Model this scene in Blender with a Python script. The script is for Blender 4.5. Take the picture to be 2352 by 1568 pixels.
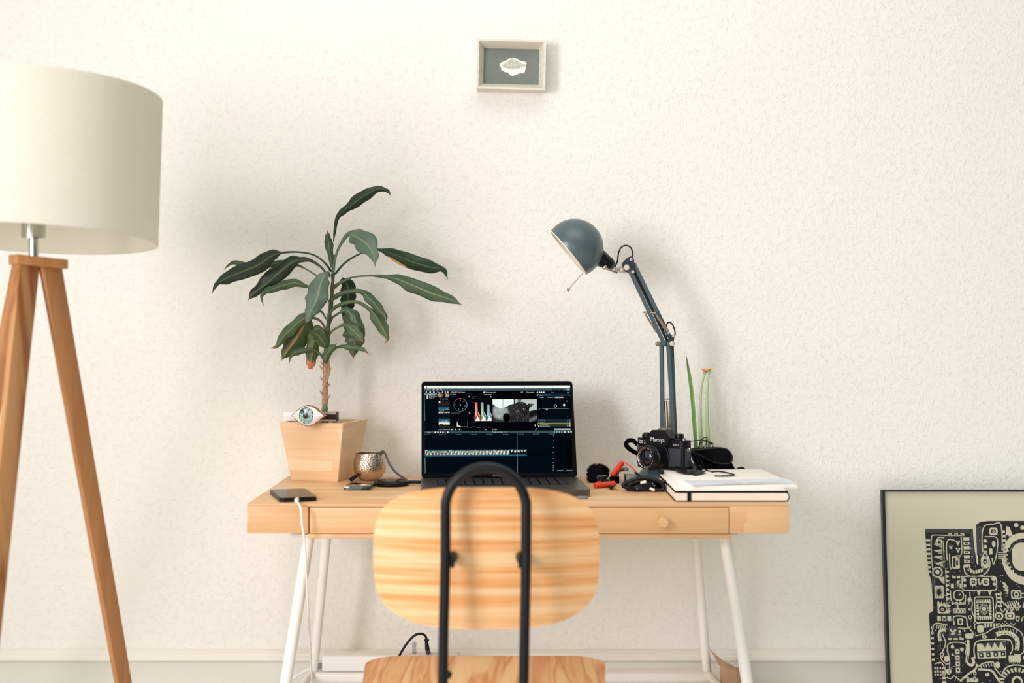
import bpy, bmesh, math, random
from mathutils import Vector, Matrix, noise as mnoise

# ------------------------------------------------------------------ clearing
for o in list(bpy.data.objects):
    bpy.data.objects.remove(o, do_unlink=True)
scene = bpy.context.scene
COL = scene.collection
R = math.radians
PI = math.pi

def lin(c):
    out = []
    for v in c[:3]:
        v = v / 255.0
        out.append(v / 12.92 if v <= 0.04045 else ((v + 0.055) / 1.055) ** 2.4)
    return (out[0], out[1], out[2], 1.0)

# ------------------------------------------------------------------ camera
F = 3267.0            # focal length in pixels of the 2352 px wide frame
EYE = 1.08            # lens height
CAM_D = 3.25          # lens to wall
HORIZON = 748.0
cam_data = bpy.data.cameras.new('camera')
cam_data.sensor_width = 36.0
cam_data.lens = F / 2352.0 * 36.0
cam_data.shift_y = -(784.0 - HORIZON) / 2352.0
cam_data.dof.use_dof = True
cam_data.dof.focus_distance = 3.06
cam_data.dof.aperture_fstop = 2.2
cam_data.clip_start = 0.05
cam = bpy.data.objects.new('camera', cam_data)
COL.objects.link(cam)
cam.location = (0, -CAM_D, EYE)
cam.rotation_euler = (R(90), 0, 0)
scene.camera = cam

# ------------------------------------------------------------------ world, window daylight and added fill lights
world = bpy.data.worlds.new('room_light')
scene.world = world
world.use_nodes = True
bg = world.node_tree.nodes['Background']
bg.inputs['Color'].default_value = (0.96, 1.0, 0.95, 1)
_tc = world.node_tree.nodes.new('ShaderNodeTexCoord')
_sp = world.node_tree.nodes.new('ShaderNodeSeparateXYZ')
_mr = world.node_tree.nodes.new('ShaderNodeMapRange')        # brighter overhead (pale ceiling), dimmer at eye level
_mr.inputs['From Min'].default_value = 0.0; _mr.inputs['From Max'].default_value = 1.0
_mr.inputs['To Min'].default_value = 0.15; _mr.inputs['To Max'].default_value = 0.85
world.node_tree.links.new(_tc.outputs['Generated'], _sp.inputs[0])
world.node_tree.links.new(_sp.outputs['Z'], _mr.inputs['Value'])
world.node_tree.links.new(_mr.outputs['Result'], bg.inputs['Strength'])
def area(name, loc, target, sx, sy, power, color):
    ld = bpy.data.lights.new(name, 'AREA')
    ld.shape = 'RECTANGLE'; ld.size = sx; ld.size_y = sy
    ld.energy = power; ld.color = color
    lo = bpy.data.objects.new(name, ld)
    COL.objects.link(lo)
    lo.location = loc
    d = Vector(target) - Vector(loc)
    lo.rotation_euler = d.to_track_quat('-Z', 'Y').to_euler()
    return lo
area('window_daylight', (-1.86, -2.80, 1.56), (0.0, -2.50, 1.56), 1.0, 1.25, 82.0, (1.0, 0.95, 1.03))
area('fill_behind_camera', (-1.3, -6.4, 1.15), (-0.10, 0.0, 1.0), 3.2, 2.2, 46.0, (1.0, 0.905, 0.87))  # added warm fill from behind the lens, no window built there
area('overhead_fill', (0.05, -1.45, 2.85), (0.05, -0.5, 0.7), 1.8, 1.3, 14.0, (1.0, 0.90, 0.86))  # added overhead fill to brighten the level tops, no ceiling built

vs = scene.view_settings
vs.view_transform = 'Standard'
vs.look = 'None'
vs.exposure = 0.02
vs.gamma = 1.0
vs.use_curve_mapping = False

# ------------------------------------------------------------------ materials
def nodes_of(name):
    m = bpy.data.materials.new(name)
    m.use_nodes = True
    nt = m.node_tree
    return m, nt, nt.nodes['Principled BSDF']

def setin(b, key, val):
    if key in b.inputs:
        b.inputs[key].default_value = val

def coords(nt, scale=(1, 1, 1), kind='Object', rot=(0, 0, 0)):
    tc = nt.nodes.new('ShaderNodeTexCoord')
    mp = nt.nodes.new('ShaderNodeMapping')
    mp.inputs['Scale'].default_value = scale
    mp.inputs['Rotation'].default_value = rot
    nt.links.new(tc.outputs[kind], mp.inputs['Vector'])
    return mp.outputs['Vector']

def noise_node(nt, vec, scale, detail=3.0, rough=0.5, dist=0.0):
    n = nt.nodes.new('ShaderNodeTexNoise')
    n.inputs['Scale'].default_value = scale
    n.inputs['Detail'].default_value = detail
    n.inputs['Roughness'].default_value = rough
    n.inputs['Distortion'].default_value = dist
    nt.links.new(vec, n.inputs['Vector'])
    return n.outputs['Fac']

def ramp(nt, fac, stops):
    r = nt.nodes.new('ShaderNodeValToRGB')
    els = r.color_ramp.elements
    while len(els) < len(stops):
        els.new(0.5)
    for e, (p, c) in zip(els, stops):
        e.position = p
        e.color = c
    nt.links.new(fac, r.inputs['Fac'])
    return r.outputs['Color']

def math_node(nt, op, a, b=None, clamp=False):
    n = nt.nodes.new('ShaderNodeMath')
    n.operation = op
    n.use_clamp = clamp
    for i, v in enumerate((a, b)):
        if v is None:
            continue
        if isinstance(v, (int, float)):
            n.inputs[i].default_value = v
        else:
            nt.links.new(v, n.inputs[i])
    return n.outputs[0]

def mixc(nt, fac, a, b):
    n = nt.nodes.new('ShaderNodeMix')
    n.data_type = 'RGBA'
    for idx, v in ((0, fac), (6, a), (7, b)):
        if isinstance(v, (int, float)):
            n.inputs[idx].default_value = v
        elif isinstance(v, tuple):
            n.inputs[idx].default_value = v
        else:
            nt.links.new(v, n.inputs[idx])
    return n.outputs[2]

def bump(nt, b, height, strength=0.3, distance=0.001):
    n = nt.nodes.new('ShaderNodeBump')
    n.inputs['Strength'].default_value = strength
    n.inputs['Distance'].default_value = distance
    nt.links.new(height, n.inputs['Height'])
    nt.links.new(n.outputs['Normal'], b.inputs['Normal'])

def plain(name, rgb, rough=0.5, metal=0.0, spec=0.5, var=0.06, scale=30.0, bmp=0.0, sheen=0.0):
    """procedural colour with a slight noise variation"""
    m, nt, b = nodes_of(name)
    c = lin(rgb)
    f = noise_node(nt, coords(nt), scale, 3)
    dark = tuple(max(0, x * (1 - var)) for x in c[:3]) + (1,)
    lite = tuple(min(1, x * (1 + var)) for x in c[:3]) + (1,)
    nt.links.new(ramp(nt, f, [(0.3, dark), (0.7, lite)]), b.inputs['Base Color'])
    setin(b, 'Roughness', rough); setin(b, 'Metallic', metal); setin(b, 'Specular IOR Level', spec)
    if sheen:
        setin(b, 'Sheen Weight', sheen)
    if bmp:
        bump(nt, b, noise_node(nt, coords(nt), scale * 6, 2), bmp, 0.0006)
    return m

def wood(name, stops, stretch, scale=1.0, dist=0.6, rough=0.45, fine=0.25, rot=(0, 0, 0)):
    m, nt, b = nodes_of(name)
    v = coords(nt, stretch, rot=rot)
    big = noise_node(nt, v, scale, 2.0, 0.5, dist)
    small = noise_node(nt, v, scale * 4.5, 2.0, 0.6, dist * 0.5)
    f = math_node(nt, 'ADD', math_node(nt, 'MULTIPLY', big, 1 - fine), math_node(nt, 'MULTIPLY', small, fine))
    nt.links.new(ramp(nt, f, [(p, lin(c)) for p, c in stops]), b.inputs['Base Color'])
    setin(b, 'Roughness', rough)
    setin(b, 'Specular IOR Level', 0.3)
    return m

def emit(name, rgb, k=1.0):
    m = bpy.data.materials.new(name)
    m.use_nodes = True
    nt = m.node_tree
    nt.nodes.clear()
    e = nt.nodes.new('ShaderNodeEmission')
    e.inputs['Color'].default_value = lin(rgb)
    e.inputs['Strength'].default_value = k
    o = nt.nodes.new('ShaderNodeOutputMaterial')
    nt.links.new(e.outputs[0], o.inputs['Surface'])
    return m

M = {}
# wall: painted wormy textured paper
def wall_material():
    m, nt, b = nodes_of('textured_wall_paint')
    v = coords(nt)
    tint = noise_node(nt, v, 0.9, 2)
    nt.links.new(ramp(nt, tint, [(0.3, lin((240, 238, 228))), (0.7, lin((244, 242, 233)))]), b.inputs['Base Color'])
    setin(b, 'Roughness', 0.75); setin(b, 'Specular IOR Level', 0.2)
    n1 = noise_node(nt, v, 118, 1.5, 0.5, 0.9)
    ridge = math_node(nt, 'SUBTRACT', 1.0, math_node(nt, 'MULTIPLY', math_node(nt, 'ABSOLUTE', math_node(nt, 'SUBTRACT', n1, 0.5)), 7.5), True)
    msk = ramp(nt, noise_node(nt, v, 80, 1), [(0.34, (0, 0, 0, 1)), (0.68, (1, 1, 1, 1))])
    worm = math_node(nt, 'MULTIPLY', ridge, msk)
    grain = noise_node(nt, v, 190, 2)
    h = math_node(nt, 'ADD', worm, math_node(nt, 'MULTIPLY', grain, 0.5))
    bump(nt, b, h, 0.62, 0.0013)
    return m
M['wall'] = wall_material()
M['trim'] = plain('white_gloss_trim_paint', (238, 235, 224), 0.35, var=0.02, scale=4)
M['panel'] = plain('white_panel_paint', (226, 225, 213), 0.4, var=0.02, scale=3)
M['floor'] = wood('pale_floor_boards', [(0.3, (228, 226, 218)), (0.7, (240, 238, 232))], (1.2, 14, 1), 2.0)
M['ceil'] = plain('white_ceiling_paint', (240, 238, 230), 0.8)

def bamboo(name, base, alt, strips=(1, 1, 34)):
    """laminated strips: each strip its own tone, with fine grain along x"""
    m, nt, b = nodes_of(name)
    tc = nt.nodes.new('ShaderNodeTexCoord')
    sep = nt.nodes.new('ShaderNodeSeparateXYZ')
    nt.links.new(tc.outputs['Object'], sep.inputs[0])
    def strip(axis, k):
        return math_node(nt, 'FLOOR', math_node(nt, 'MULTIPLY', sep.outputs[axis], k))
    sy = strip(1, strips[1]); sz = strip(2, strips[2])
    comb = nt.nodes.new('ShaderNodeCombineXYZ')
    nt.links.new(math_node(nt, 'MULTIPLY', sep.outputs[0], 0.0), comb.inputs[0])
    nt.links.new(sy, comb.inputs[1]); nt.links.new(sz, comb.inputs[2])
    wn = nt.nodes.new('ShaderNodeTexWhiteNoise')
    nt.links.new(comb.outputs[0], wn.inputs['Vector'])
    # shift the joints of each strip
    xo = math_node(nt, 'FLOOR', math_node(nt, 'ADD', math_node(nt, 'MULTIPLY', sep.outputs[0], 3.2), math_node(nt, 'MULTIPLY', wn.outputs['Value'], 7.0)))
    comb2 = nt.nodes.new('ShaderNodeCombineXYZ')
    nt.links.new(xo, comb2.inputs[0]); nt.links.new(sy, comb2.inputs[1]); nt.links.new(sz, comb2.inputs[2])
    wn2 = nt.nodes.new('ShaderNodeTexWhiteNoise')
    nt.links.new(comb2.outputs[0], wn2.inputs['Vector'])
    grain = noise_node(nt, coords(nt, (3, 90, 90)), 2.0, 3, 0.6, 0.4)
    f = math_node(nt, 'ADD', math_node(nt, 'MULTIPLY', wn2.outputs['Value'], 0.55), math_node(nt, 'MULTIPLY', grain, 0.6))
    nt.links.new(ramp(nt, f, [(0.15, lin(alt)), (0.8, lin(base))]), b.inputs['Base Color'])
    setin(b, 'Roughness', 0.42); setin(b, 'Specular IOR Level', 0.35)
    return m
M['desk'] = bamboo('desk_bamboo', (226, 186, 140), (210, 161, 110), (1, 30, 55))
M['drawer'] = bamboo('drawer_bamboo', (226, 184, 135), (210, 160, 107), (1, 30, 60))
M['gap'] = plain('shadow_gap_brown', (120, 72, 40), 0.8)
M['pot'] = bamboo('pot_bamboo', (247, 218, 178), (230, 190, 142), (1, 1, 44))
M['ply'] = wood('chair_plywood', [(0.30, (240, 206, 162)), (0.46, (236, 192, 140)), (0.58, (226, 162, 100)), (0.74, (206, 124, 66))], (0.8, 1.0, 36), 2.2, 0.3, 0.38, 0.34)
M['seat'] = wood('seat_plywood', [(0.34, (236, 198, 144)), (0.46, (230, 184, 126)), (0.52, (204, 134, 76)), (0.58, (228, 178, 118)), (0.74, (200, 126, 68))], (13, 0.9, 1), 1.6, 0.7, 0.35, 0.08)
M['lampwood'] = wood('lamp_leg_pine', [(0.32, (198, 150, 100)), (0.5, (186, 134, 84)), (0.62, (152, 92, 50)), (0.72, (180, 126, 76))], (16, 16, 1.3), 1.4, 0.9, 0.5, 0.1)
M['lampwood_plain'] = wood('lamp_leg_straight_pine', [(0.3, (190, 136, 88)), (0.7, (172, 116, 70))], (40, 40, 1.2), 1.5, 0.3, 0.5, 0.3)
M['whitemetal'] = plain('white_powder_coat', (242, 240, 231), 0.35, var=0.01)
M['whiteplastic'] = plain('white_plastic', (240, 239, 232), 0.4, var=0.01)
M['black'] = plain('black_plastic', (9, 10, 15), 0.38, var=0.2, spec=0.28)
M['blackmatte'] = plain('black_matte_fabric', (8, 8, 13), 0.85, var=0.3, spec=0.12, bmp=0.2)
M['blacktube'] = plain('black_powder_coat_tube', (6, 7, 12), 0.42, var=0.1, spec=0.32)
M['rubber'] = plain('black_cable_rubber', (14, 13, 18), 0.42, var=0.15, spec=0.3)
M['greycable'] = plain('grey_cable', (74, 70, 72), 0.5)
M['chrome'] = plain('chrome', (205, 205, 200), 0.16, metal=1.0, var=0.05)
M['steel'] = plain('nickel_steel', (186, 176, 158), 0.34, metal=1.0, var=0.05)
M['gold'] = plain('brass_plug', (226, 176, 110), 0.3, metal=1.0, var=0.05)
M['teal'] = plain('blue_grey_lacquer', (74, 92, 98), 0.3, var=0.03, spec=0.6)
M['tealdark'] = plain('dark_blue_grey_lacquer', (38, 52, 62), 0.34, var=0.03)
M['cream'] = plain('cream_enamel', (236, 228, 210), 0.4)
M['paper'] = plain('white_paper', (246, 240, 230), 0.8, var=0.015, scale=9)
M['pages'] = plain('cream_page_edges', (246, 236, 216), 0.8, var=0.03, scale=60)
M['greyprint'] = plain('grey_print', (196, 194, 192), 0.8)
M['bluepaper'] = plain('pale_blue_paper', (216, 222, 226), 0.8)
M['red'] = plain('red_cable', (226, 66, 34), 0.4, var=0.06)
M['grey'] = plain('space_grey_aluminium', (112, 108, 102), 0.34, metal=0.85, var=0.02)
M['greyplastic'] = plain('blue_grey_plastic', (120, 128, 132), 0.5)
M['screenblack'] = plain('screen_glass_black', (3, 4, 9), 0.12, var=0.1, spec=0.03)
M['key'] = plain('black_keys', (16, 16, 19), 0.5)
M['bark'] = plain('plant_bark', (176, 140, 112), 0.85, var=0.35, scale=160, bmp=0.6)
M['stemgreen'] = plain('plant_green_stem', (70, 84, 50), 0.6, var=0.3, scale=60)
M['soil'] = plain('potting_soil', (58, 42, 32), 0.95, var=0.5, scale=120, bmp=0.8)
M['white'] = plain('white_enamel', (240, 236, 228), 0.3, var=0.01)
M['maroon'] = plain('dark_maroon_sleeve', (44, 18, 30), 0.5)
M['letter'] = plain('white_lettering', (228, 226, 220), 0.5)
M['glassblue'] = plain('coated_lens_glass', (12, 20, 34), 0.04, spec=1.0)
M['leather'] = plain('grained_leatherette', (44, 54, 60), 0.5, var=0.5, scale=500, bmp=0.9)
M['bag'] = plain('brown_kraft_paper', (186, 148, 116), 0.75, var=0.06, scale=25, bmp=0.3)

def shade_material():
    m, nt, b = nodes_of('white_linen_shade')
    v = coords(nt, (1, 1, 1))
    wv = nt.nodes.new('ShaderNodeTexWave')
    wv.bands_direction = 'Z'
    wv.inputs['Scale'].default_value = 60; wv.inputs['Distortion'].default_value = 3; wv.inputs['Detail'].default_value = 3
    nt.links.new(v, wv.inputs['Vector'])
    n = noise_node(nt, coords(nt, (1, 1, 2.2)), 210, 3)
    nt.links.new(ramp(nt, n, [(0.3, lin((230, 227, 213))), (0.7, lin((239, 237, 225)))]), b.inputs['Base Color'])
    setin(b, 'Roughness', 0.9); setin(b, 'Specular IOR Level', 0.1)
    bump(nt, b, n, 0.35, 0.0007)
    tr = nt.nodes.new('ShaderNodeBsdfTranslucent'); tr.inputs[0].default_value = lin((240, 237, 224))
    mx = nt.nodes.new('ShaderNodeMixShader'); mx.inputs[0].default_value = 0.38
    out = nt.nodes['Material Output']
    nt.links.new(b.outputs[0], mx.inputs[1]); nt.links.new(tr.outputs[0], mx.inputs[2]); nt.links.new(mx.outputs[0], out.inputs['Surface'])
    return m
M['shade'] = shade_material()

def leaf_material(name, base, light, rib, tip=None, ribw=0.05, tipat=0.93):
    m, nt, b = nodes_of(name)
    uv = nt.nodes.new('ShaderNodeUVMap'); uv.uv_map = 'uv'
    sep = nt.nodes.new('ShaderNodeSeparateXYZ')
    nt.links.new(uv.outputs[0], sep.inputs[0])
    across = math_node(nt, 'ABSOLUTE', math_node(nt, 'SUBTRACT', sep.outputs[0], 0.5))
    n = noise_node(nt, coords(nt), 28, 3)
    veins = nt.nodes.new('ShaderNodeTexWave')
    veins.bands_direction = 'X'; veins.inputs['Scale'].default_value = 3.2
    veins.inputs['Distortion'].default_value = 0.6
    nt.links.new(uv.outputs[0], veins.inputs['Vector'])
    body = mixc(nt, math_node(nt, 'ADD', math_node(nt, 'MULTIPLY', n, 0.7), math_node(nt, 'MULTIPLY', veins.outputs['Fac'], 0.13)), lin(base), lin(light))
    ribf = math_node(nt, 'SUBTRACT', 1.0, math_node(nt, 'DIVIDE', across, ribw), True)
    c = mixc(nt, math_node(nt, 'MULTIPLY', ribf, 0.9), body, lin(rib))
    if tip:
        tn = math_node(nt, 'ADD', sep.outputs[1], math_node(nt, 'MULTIPLY', math_node(nt, 'SUBTRACT', n, 0.5), 0.22))
        tf = math_node(nt, 'MULTIPLY', math_node(nt, 'SUBTRACT', tn, tipat), 40.0, True)
        c = mixc(nt, tf, c, lin(tip))
    nt.links.new(c, b.inputs['Base Color'])
    setin(b, 'Roughness', 0.38); setin(b, 'Specular IOR Level', 0.4)
    return m
M['leaf'] = leaf_material('dracaena_leaf', (20, 38, 28), (46, 68, 46), (104, 124, 74), (96, 60, 40), 0.06, 0.97)
M['leafmid'] = leaf_material('dracaena_leaf_paler', (50, 74, 50), (80, 104, 70), (140, 152, 98), (110, 60, 50), 0.06, 0.97)
M['leafpale'] = leaf_material('dracaena_leaf_glossy_pale', (74, 98, 80), (112, 134, 112), (150, 166, 120), (128, 60, 50), 0.05, 0.95)
M['leafred'] = leaf_material('dracaena_leaf_red_tip', (58, 82, 54), (96, 118, 82), (146, 148, 94), (168, 66, 50), 0.06, 0.9)
M['leaforange'] = leaf_material('dracaena_leaf_orange_rib', (44, 66, 34), (80, 98, 52), (206, 142, 66), (176, 70, 40), 0.07, 0.97)
M['leafburnt'] = leaf_material('dracaena_leaf_burnt_end', (56, 78, 38), (96, 112, 56), (168, 160, 76), (196, 116, 72), 0.06, 0.82)
M['leafbrown'] = leaf_material('dracaena_leaf_dry_edge', (20, 44, 32), (44, 74, 46), (90, 120, 66), (60, 70, 50), 0.06, 0.97)
M['dryedge'] = plain('dry_leaf_edge', (186, 148, 96), 0.7)

def hammered():
    m, nt, b = nodes_of('hammered_champagne_metal')
    vo = nt.nodes.new('ShaderNodeTexVoronoi')
    vo.inputs['Scale'].default_value = 300
    nt.links.new(coords(nt), vo.inputs['Vector'])
    setin(b, 'Base Color', lin((206, 190, 172))); setin(b, 'Metallic', 1.0); setin(b, 'Roughness', 0.26)
    bump(nt, b, vo.outputs['Distance'], 0.45, 0.0018)
    return m
M['hammered'] = hammered()

def clear_plastic(name, rgb, k):
    m = bpy.data.materials.new(name); m.use_nodes = True
    nt = m.node_tree; nt.nodes.clear()
    t = nt.nodes.new('ShaderNodeBsdfTransparent'); t.inputs[0].default_value = lin(rgb)
    g = nt.nodes.new('ShaderNodeBsdfGlossy'); g.inputs['Roughness'].default_value = 0.06
    fr = nt.nodes.new('ShaderNodeLayerWeight'); fr.inputs[0].default_value = 0.5
    mx = nt.nodes.new('ShaderNodeMixShader'); o = nt.nodes.new('ShaderNodeOutputMaterial')
    f5 = math_node(nt, 'POWER', fr.outputs['Facing'], 5.0)
    nt.links.new(math_node(nt, 'MULTIPLY', math_node(nt, 'ADD', math_node(nt, 'MULTIPLY', f5, 0.95), 0.035), k, True), mx.inputs[0])
    nt.links.new(t.outputs[0], mx.inputs[1]); nt.links.new(g.outputs[0], mx.inputs[2])
    nt.links.new(mx.outputs[0], o.inputs[0])
    return m
M['glass'] = clear_plastic('picture_glass', (252, 252, 248), 1.0)
M['clear'] = clear_plastic('clear_plastic', (220, 223, 222), 1.6)

# ------------------------------------------------------------------ geometry helpers
def P(px, py, d):
    """a point of the room from its place in the frame and its distance"""
    return Vector(((px - 1176.0) / F * d, d - CAM_D, EYE - (py - HORIZON) / F * d))

def PZ(px, py, z):
    d = (EYE - z) * F / (py - HORIZON)
    return Vector(((px - 1176.0) / F * d, d - CAM_D, z))

def frame_from(z, hint=(0, 0, 1)):
    z = Vector(z).normalized()
    h = Vector(hint)
    if abs(z.dot(h.normalized())) > 0.98:
        h = Vector((1, 0, 0))
    x = h.cross(z).normalized()
    y = z.cross(x)
    return x, y, z

def mat4(o, x, y, z):
    m = Matrix((x, y, z)).transposed().to_4x4()
    m.translation = o
    return m

def cr(pts, n=8, closed=False):
    """Catmull-Rom curve through the points"""
    pts = [Vector(p) for p in pts]
    if len(pts) < 3:
        return pts
    out = []
    k = len(pts)
    rng = range(k) if closed else range(k - 1)
    for i in rng:
        if closed:
            p0, p1, p2, p3 = pts[(i - 1) % k], pts[i], pts[(i + 1) % k], pts[(i + 2) % k]
        else:
            p1, p2 = pts[i], pts[i + 1]
            p0 = pts[i - 1] if i > 0 else p1 * 2 - p2
            p3 = pts[i + 2] if i + 2 < k else p2 * 2 - p1
        for j in range(n):
            t = j / n
            out.append(0.5 * ((2 * p1) + (p2 - p0) * t + (2 * p0 - 5 * p1 + 4 * p2 - p3) * t * t + (3 * p1 - p0 - 3 * p2 + p3) * t ** 3))
    if not closed:
        out.append(pts[-1].copy())
    return out

class MB:
    def __init__(self):
        self.bm = bmesh.new()
    def add(self, verts, faces, mi=0, smooth=True, M4=None):
        vs_ = [self.bm.verts.new((M4 @ Vector(v)) if M4 is not None else v) for v in verts]
        for f in faces:
            try:
                fc = self.bm.faces.new([vs_[i] for i in f])
                fc.material_index = mi
                fc.smooth = smooth
            except ValueError:
                pass
        return vs_
    def merge(self, bm2, mi=0, M4=None):
        if M4 is not None:
            bmesh.ops.transform(bm2, matrix=M4, verts=bm2.verts)
        bm2.verts.index_update()
        self.add([v.co.copy() for v in bm2.verts], [[v.index for v in f.verts] for f in bm2.faces], mi)
        bm2.free()
    def box(self, c, s, bevel=0.0, seg=2, mi=0, M4=None, rz=0.0):
        b = bmesh.new()
        bmesh.ops.create_cube(b, size=1.0)
        bmesh.ops.scale(b, vec=s, verts=b.verts)
        if bevel > 0:
            bmesh.ops.bevel(b, geom=list(b.edges), offset=min(bevel, min(s) * 0.49), segments=seg, profile=0.5, affect='EDGES')
        T = Matrix.Translation(Vector(c)) @ Matrix.Rotation(rz, 4, 'Z')
        if M4 is not None:
            T = M4 @ T
        self.merge(b, mi, T)
        return self
    def hexa(self, a, b, mi=0, bevel=0.0):
        """a, b: four corners each, two opposite faces"""
        t = bmesh.new()
        vs_ = [t.verts.new(p) for p in list(a) + list(b)]
        for f in ((3, 2, 1, 0), (4, 5, 6, 7), (0, 1, 5, 4), (1, 2, 6, 5), (2, 3, 7, 6), (3, 0, 4, 7)):
            t.faces.new([vs_[i] for i in f])
        bmesh.ops.recalc_face_normals(t, faces=t.faces)
        if bevel:
            bmesh.ops.bevel(t, geom=list(t.edges), offset=bevel, segments=2, profile=0.5, affect='EDGES')
        self.merge(t, mi)
        return self
    def tube(self, pts, r, seg=12, closed=False, mi=0, caps=True, flat=None, up=None):
        pts = [Vector(p) for p in pts]
        n = len(pts)
        rs = r if isinstance(r, (list, tuple)) else [r] * n
        tang = []
        for i in range(n):
            if closed:
                t = pts[(i + 1) % n] - pts[(i - 1) % n]
            else:
                t = pts[min(i + 1, n - 1)] - pts[max(i - 1, 0)]
            if t.length < 1e-9:
                t = Vector((0, 0, 1))
            tang.append(t.normalized())
        x, y, _ = frame_from(tang[0], up if up is not None else (0, 0, 1))
        verts = []
        for i in range(n):
            if i:
                x = (x - tang[i] * x.dot(tang[i]))
                if x.length < 1e-6:
                    x, y, _ = frame_from(tang[i])
                x.normalize()
            y = tang[i].cross(x)
            for k in range(seg):
                a = 2 * PI * k / seg
                if flat:
                    ca, sa = math.cos(a), math.sin(a)
                    e = 0.45
                    cx = math.copysign(abs(ca) ** e, ca) * flat[0]
                    cy = math.copysign(abs(sa) ** e, sa) * flat[1]
                    verts.append(pts[i] + x * cx + y * cy)
                else:
                    verts.append(pts[i] + (x * math.cos(a) + y * math.sin(a)) * rs[i])
        faces = []
        m = n if closed else n - 1
        for i in range(m):
            for k in range(seg):
                a0 = i * seg + k; a1 = i * seg + (k + 1) % seg
                b0 = ((i + 1) % n) * seg + k; b1 = ((i + 1) % n) * seg + (k + 1) % seg
                faces.append((a0, a1, b1, b0))
        if caps and not closed:
            faces.append(list(range(seg))[::-1])
            faces.append([(n - 1) * seg + k for k in range(seg)])
        self.add(verts, faces, mi)
        return self
    def cyl(self, a, b, r0, r1=None, seg=20, mi=0, bev=0.0):
        a, b = Vector(a), Vector(b)
        r1 = r0 if r1 is None else r1
        L = (b - a).length
        if bev:
            prof = [(0, 0), (r0 - bev, 0), (r0, bev), (r1, L - bev), (r1 - bev, L), (0, L)]
        else:
            prof = [(0, 0), (r0, 0), (r1, L), (0, L)]
        x, y, z = frame_from(b - a)
        return self.lathe(prof, seg, mat4(a, x, y, z), mi)
    def lathe(self, prof, seg=32, M4=None, mi=0, closed=False):
        verts, faces, rows = [], [], []
        for (r, z) in prof:
            if r < 1e-7:
                rows.append([len(verts)]); verts.append(Vector((0, 0, z)))
            else:
                rows.append(list(range(len(verts), len(verts) + seg)))
                for k in range(seg):
                    a = 2 * PI * k / seg
                    verts.append(Vector((r * math.cos(a), r * math.sin(a), z)))
        pairs = list(zip(rows[:-1], rows[1:]))
        if closed:
            pairs.append((rows[-1], rows[0]))
        for A, B in pairs:
            for k in range(seg):
                k2 = (k + 1) % seg
                if len(A) == 1 and len(B) == 1:
                    continue
                if len(A) == 1:
                    faces.append((A[0], B[k2], B[k]))
                elif len(B) == 1:
                    faces.append((A[k], A[k2], B[0]))
                else:
                    faces.append((A[k], A[k2], B[k2], B[k]))
        self.add(verts, faces, mi, True, M4)
        return self
    def ball(self, c, r, mi=0, seg=16, sc=(1, 1, 1)):
        prof = [(r * math.sin(PI * i / 10), -r * math.cos(PI * i / 10)) for i in range(11)]
        prof[0] = (0, -r); prof[-1] = (0, r)
        return self.lathe(prof, seg, Matrix.Translation(Vector(c)) @ Matrix.Diagonal((*sc, 1)), mi)
    def prism(self, poly, z0, z1, M4=None, mi=0, smooth=False):
        n = len(poly)
        area2 = sum(poly[i][0] * poly[(i + 1) % n][1] - poly[(i + 1) % n][0] * poly[i][1] for i in range(n))
        if area2 < 0:
            poly = poly[::-1]
        verts = [Vector((p[0], p[1], z0)) for p in poly] + [Vector((p[0], p[1], z1)) for p in poly]
        faces = [list(range(n))[::-1], [n + i for i in range(n)]]
        for i in range(n):
            j = (i + 1) % n
            faces.append((i, j, n + j, n + i))
        self.add(verts, faces, mi, smooth, M4)
        return self
    def poly(self, pts, mi=0, M4=None):
        self.add([Vector(p) for p in pts], [list(range(len(pts)))], mi, False, M4)
        return self
    def text(self, s, size, M4, mi=0, align='CENTER'):
        cu = bpy.data.curves.new('lettering_tmp', 'FONT')
        cu.body = s; cu.size = size; cu.align_x = align; cu.align_y = 'CENTER'
        cu.resolution_u = 2; cu.extrude = 0.0
        ob = bpy.data.objects.new('lettering_tmp', cu)
        COL.objects.link(ob)
        dg = bpy.context.evaluated_depsgraph_get()
        me = bpy.data.meshes.new_from_object(ob.evaluated_get(dg))
        b = bmesh.new(); b.from_mesh(me)
        self.merge(b, mi, M4)
        bpy.data.objects.remove(ob, do_unlink=True)
        bpy.data.curves.remove(cu)
        bpy.data.meshes.remove(me)
        return self
    def build(self, name, mats, parent=None, local=False, sharp=38, origin=None):
        """links everything collected as ONE mesh object; world coordinates unless local"""
        if not isinstance(mats, (list, tuple)):
            mats = [mats]
        inv = Matrix.Identity(4)
        loc = None
        if parent is not None:
            if not local:
                inv = root_matrix(parent).inverted()
        elif not local:
            cs = [v.co for v in self.bm.verts]
            lo = Vector([min(c[i] for c in cs) for i in range(3)])
            hi = Vector([max(c[i] for c in cs) for i in range(3)])
            loc = Vector(origin) if origin is not None else Vector(((lo.x + hi.x) / 2, (lo.y + hi.y) / 2, lo.z))
            inv = Matrix.Translation(-loc)
        bmesh.ops.transform(self.bm, matrix=inv, verts=self.bm.verts)
        bmesh.ops.recalc_face_normals(self.bm, faces=self.bm.faces) if getattr(self, 'recalc', True) else None
        me = bpy.data.meshes.new(name)
        self.bm.to_mesh(me)
        self.bm.free()
        for m in mats:
            me.materials.append(M[m] if isinstance(m, str) else m)
        me.set_sharp_from_angle(angle=R(sharp))
        o = bpy.data.objects.new(name, me)
        COL.objects.link(o)
        if parent is not None:
            o.parent = parent
        elif loc is not None:
            o.location = loc
        return o

ROOTS = {}
def root_matrix(o):
    while o.parent is not None:
        o = o.parent
    if o.name in ROOTS:
        return ROOTS[o.name]
    return Matrix.Translation(o.location)

def tag(o, label, cat, group=None):
    o['label'] = label
    o['category'] = cat
    if group:
        o['group'] = group
    return o

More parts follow.
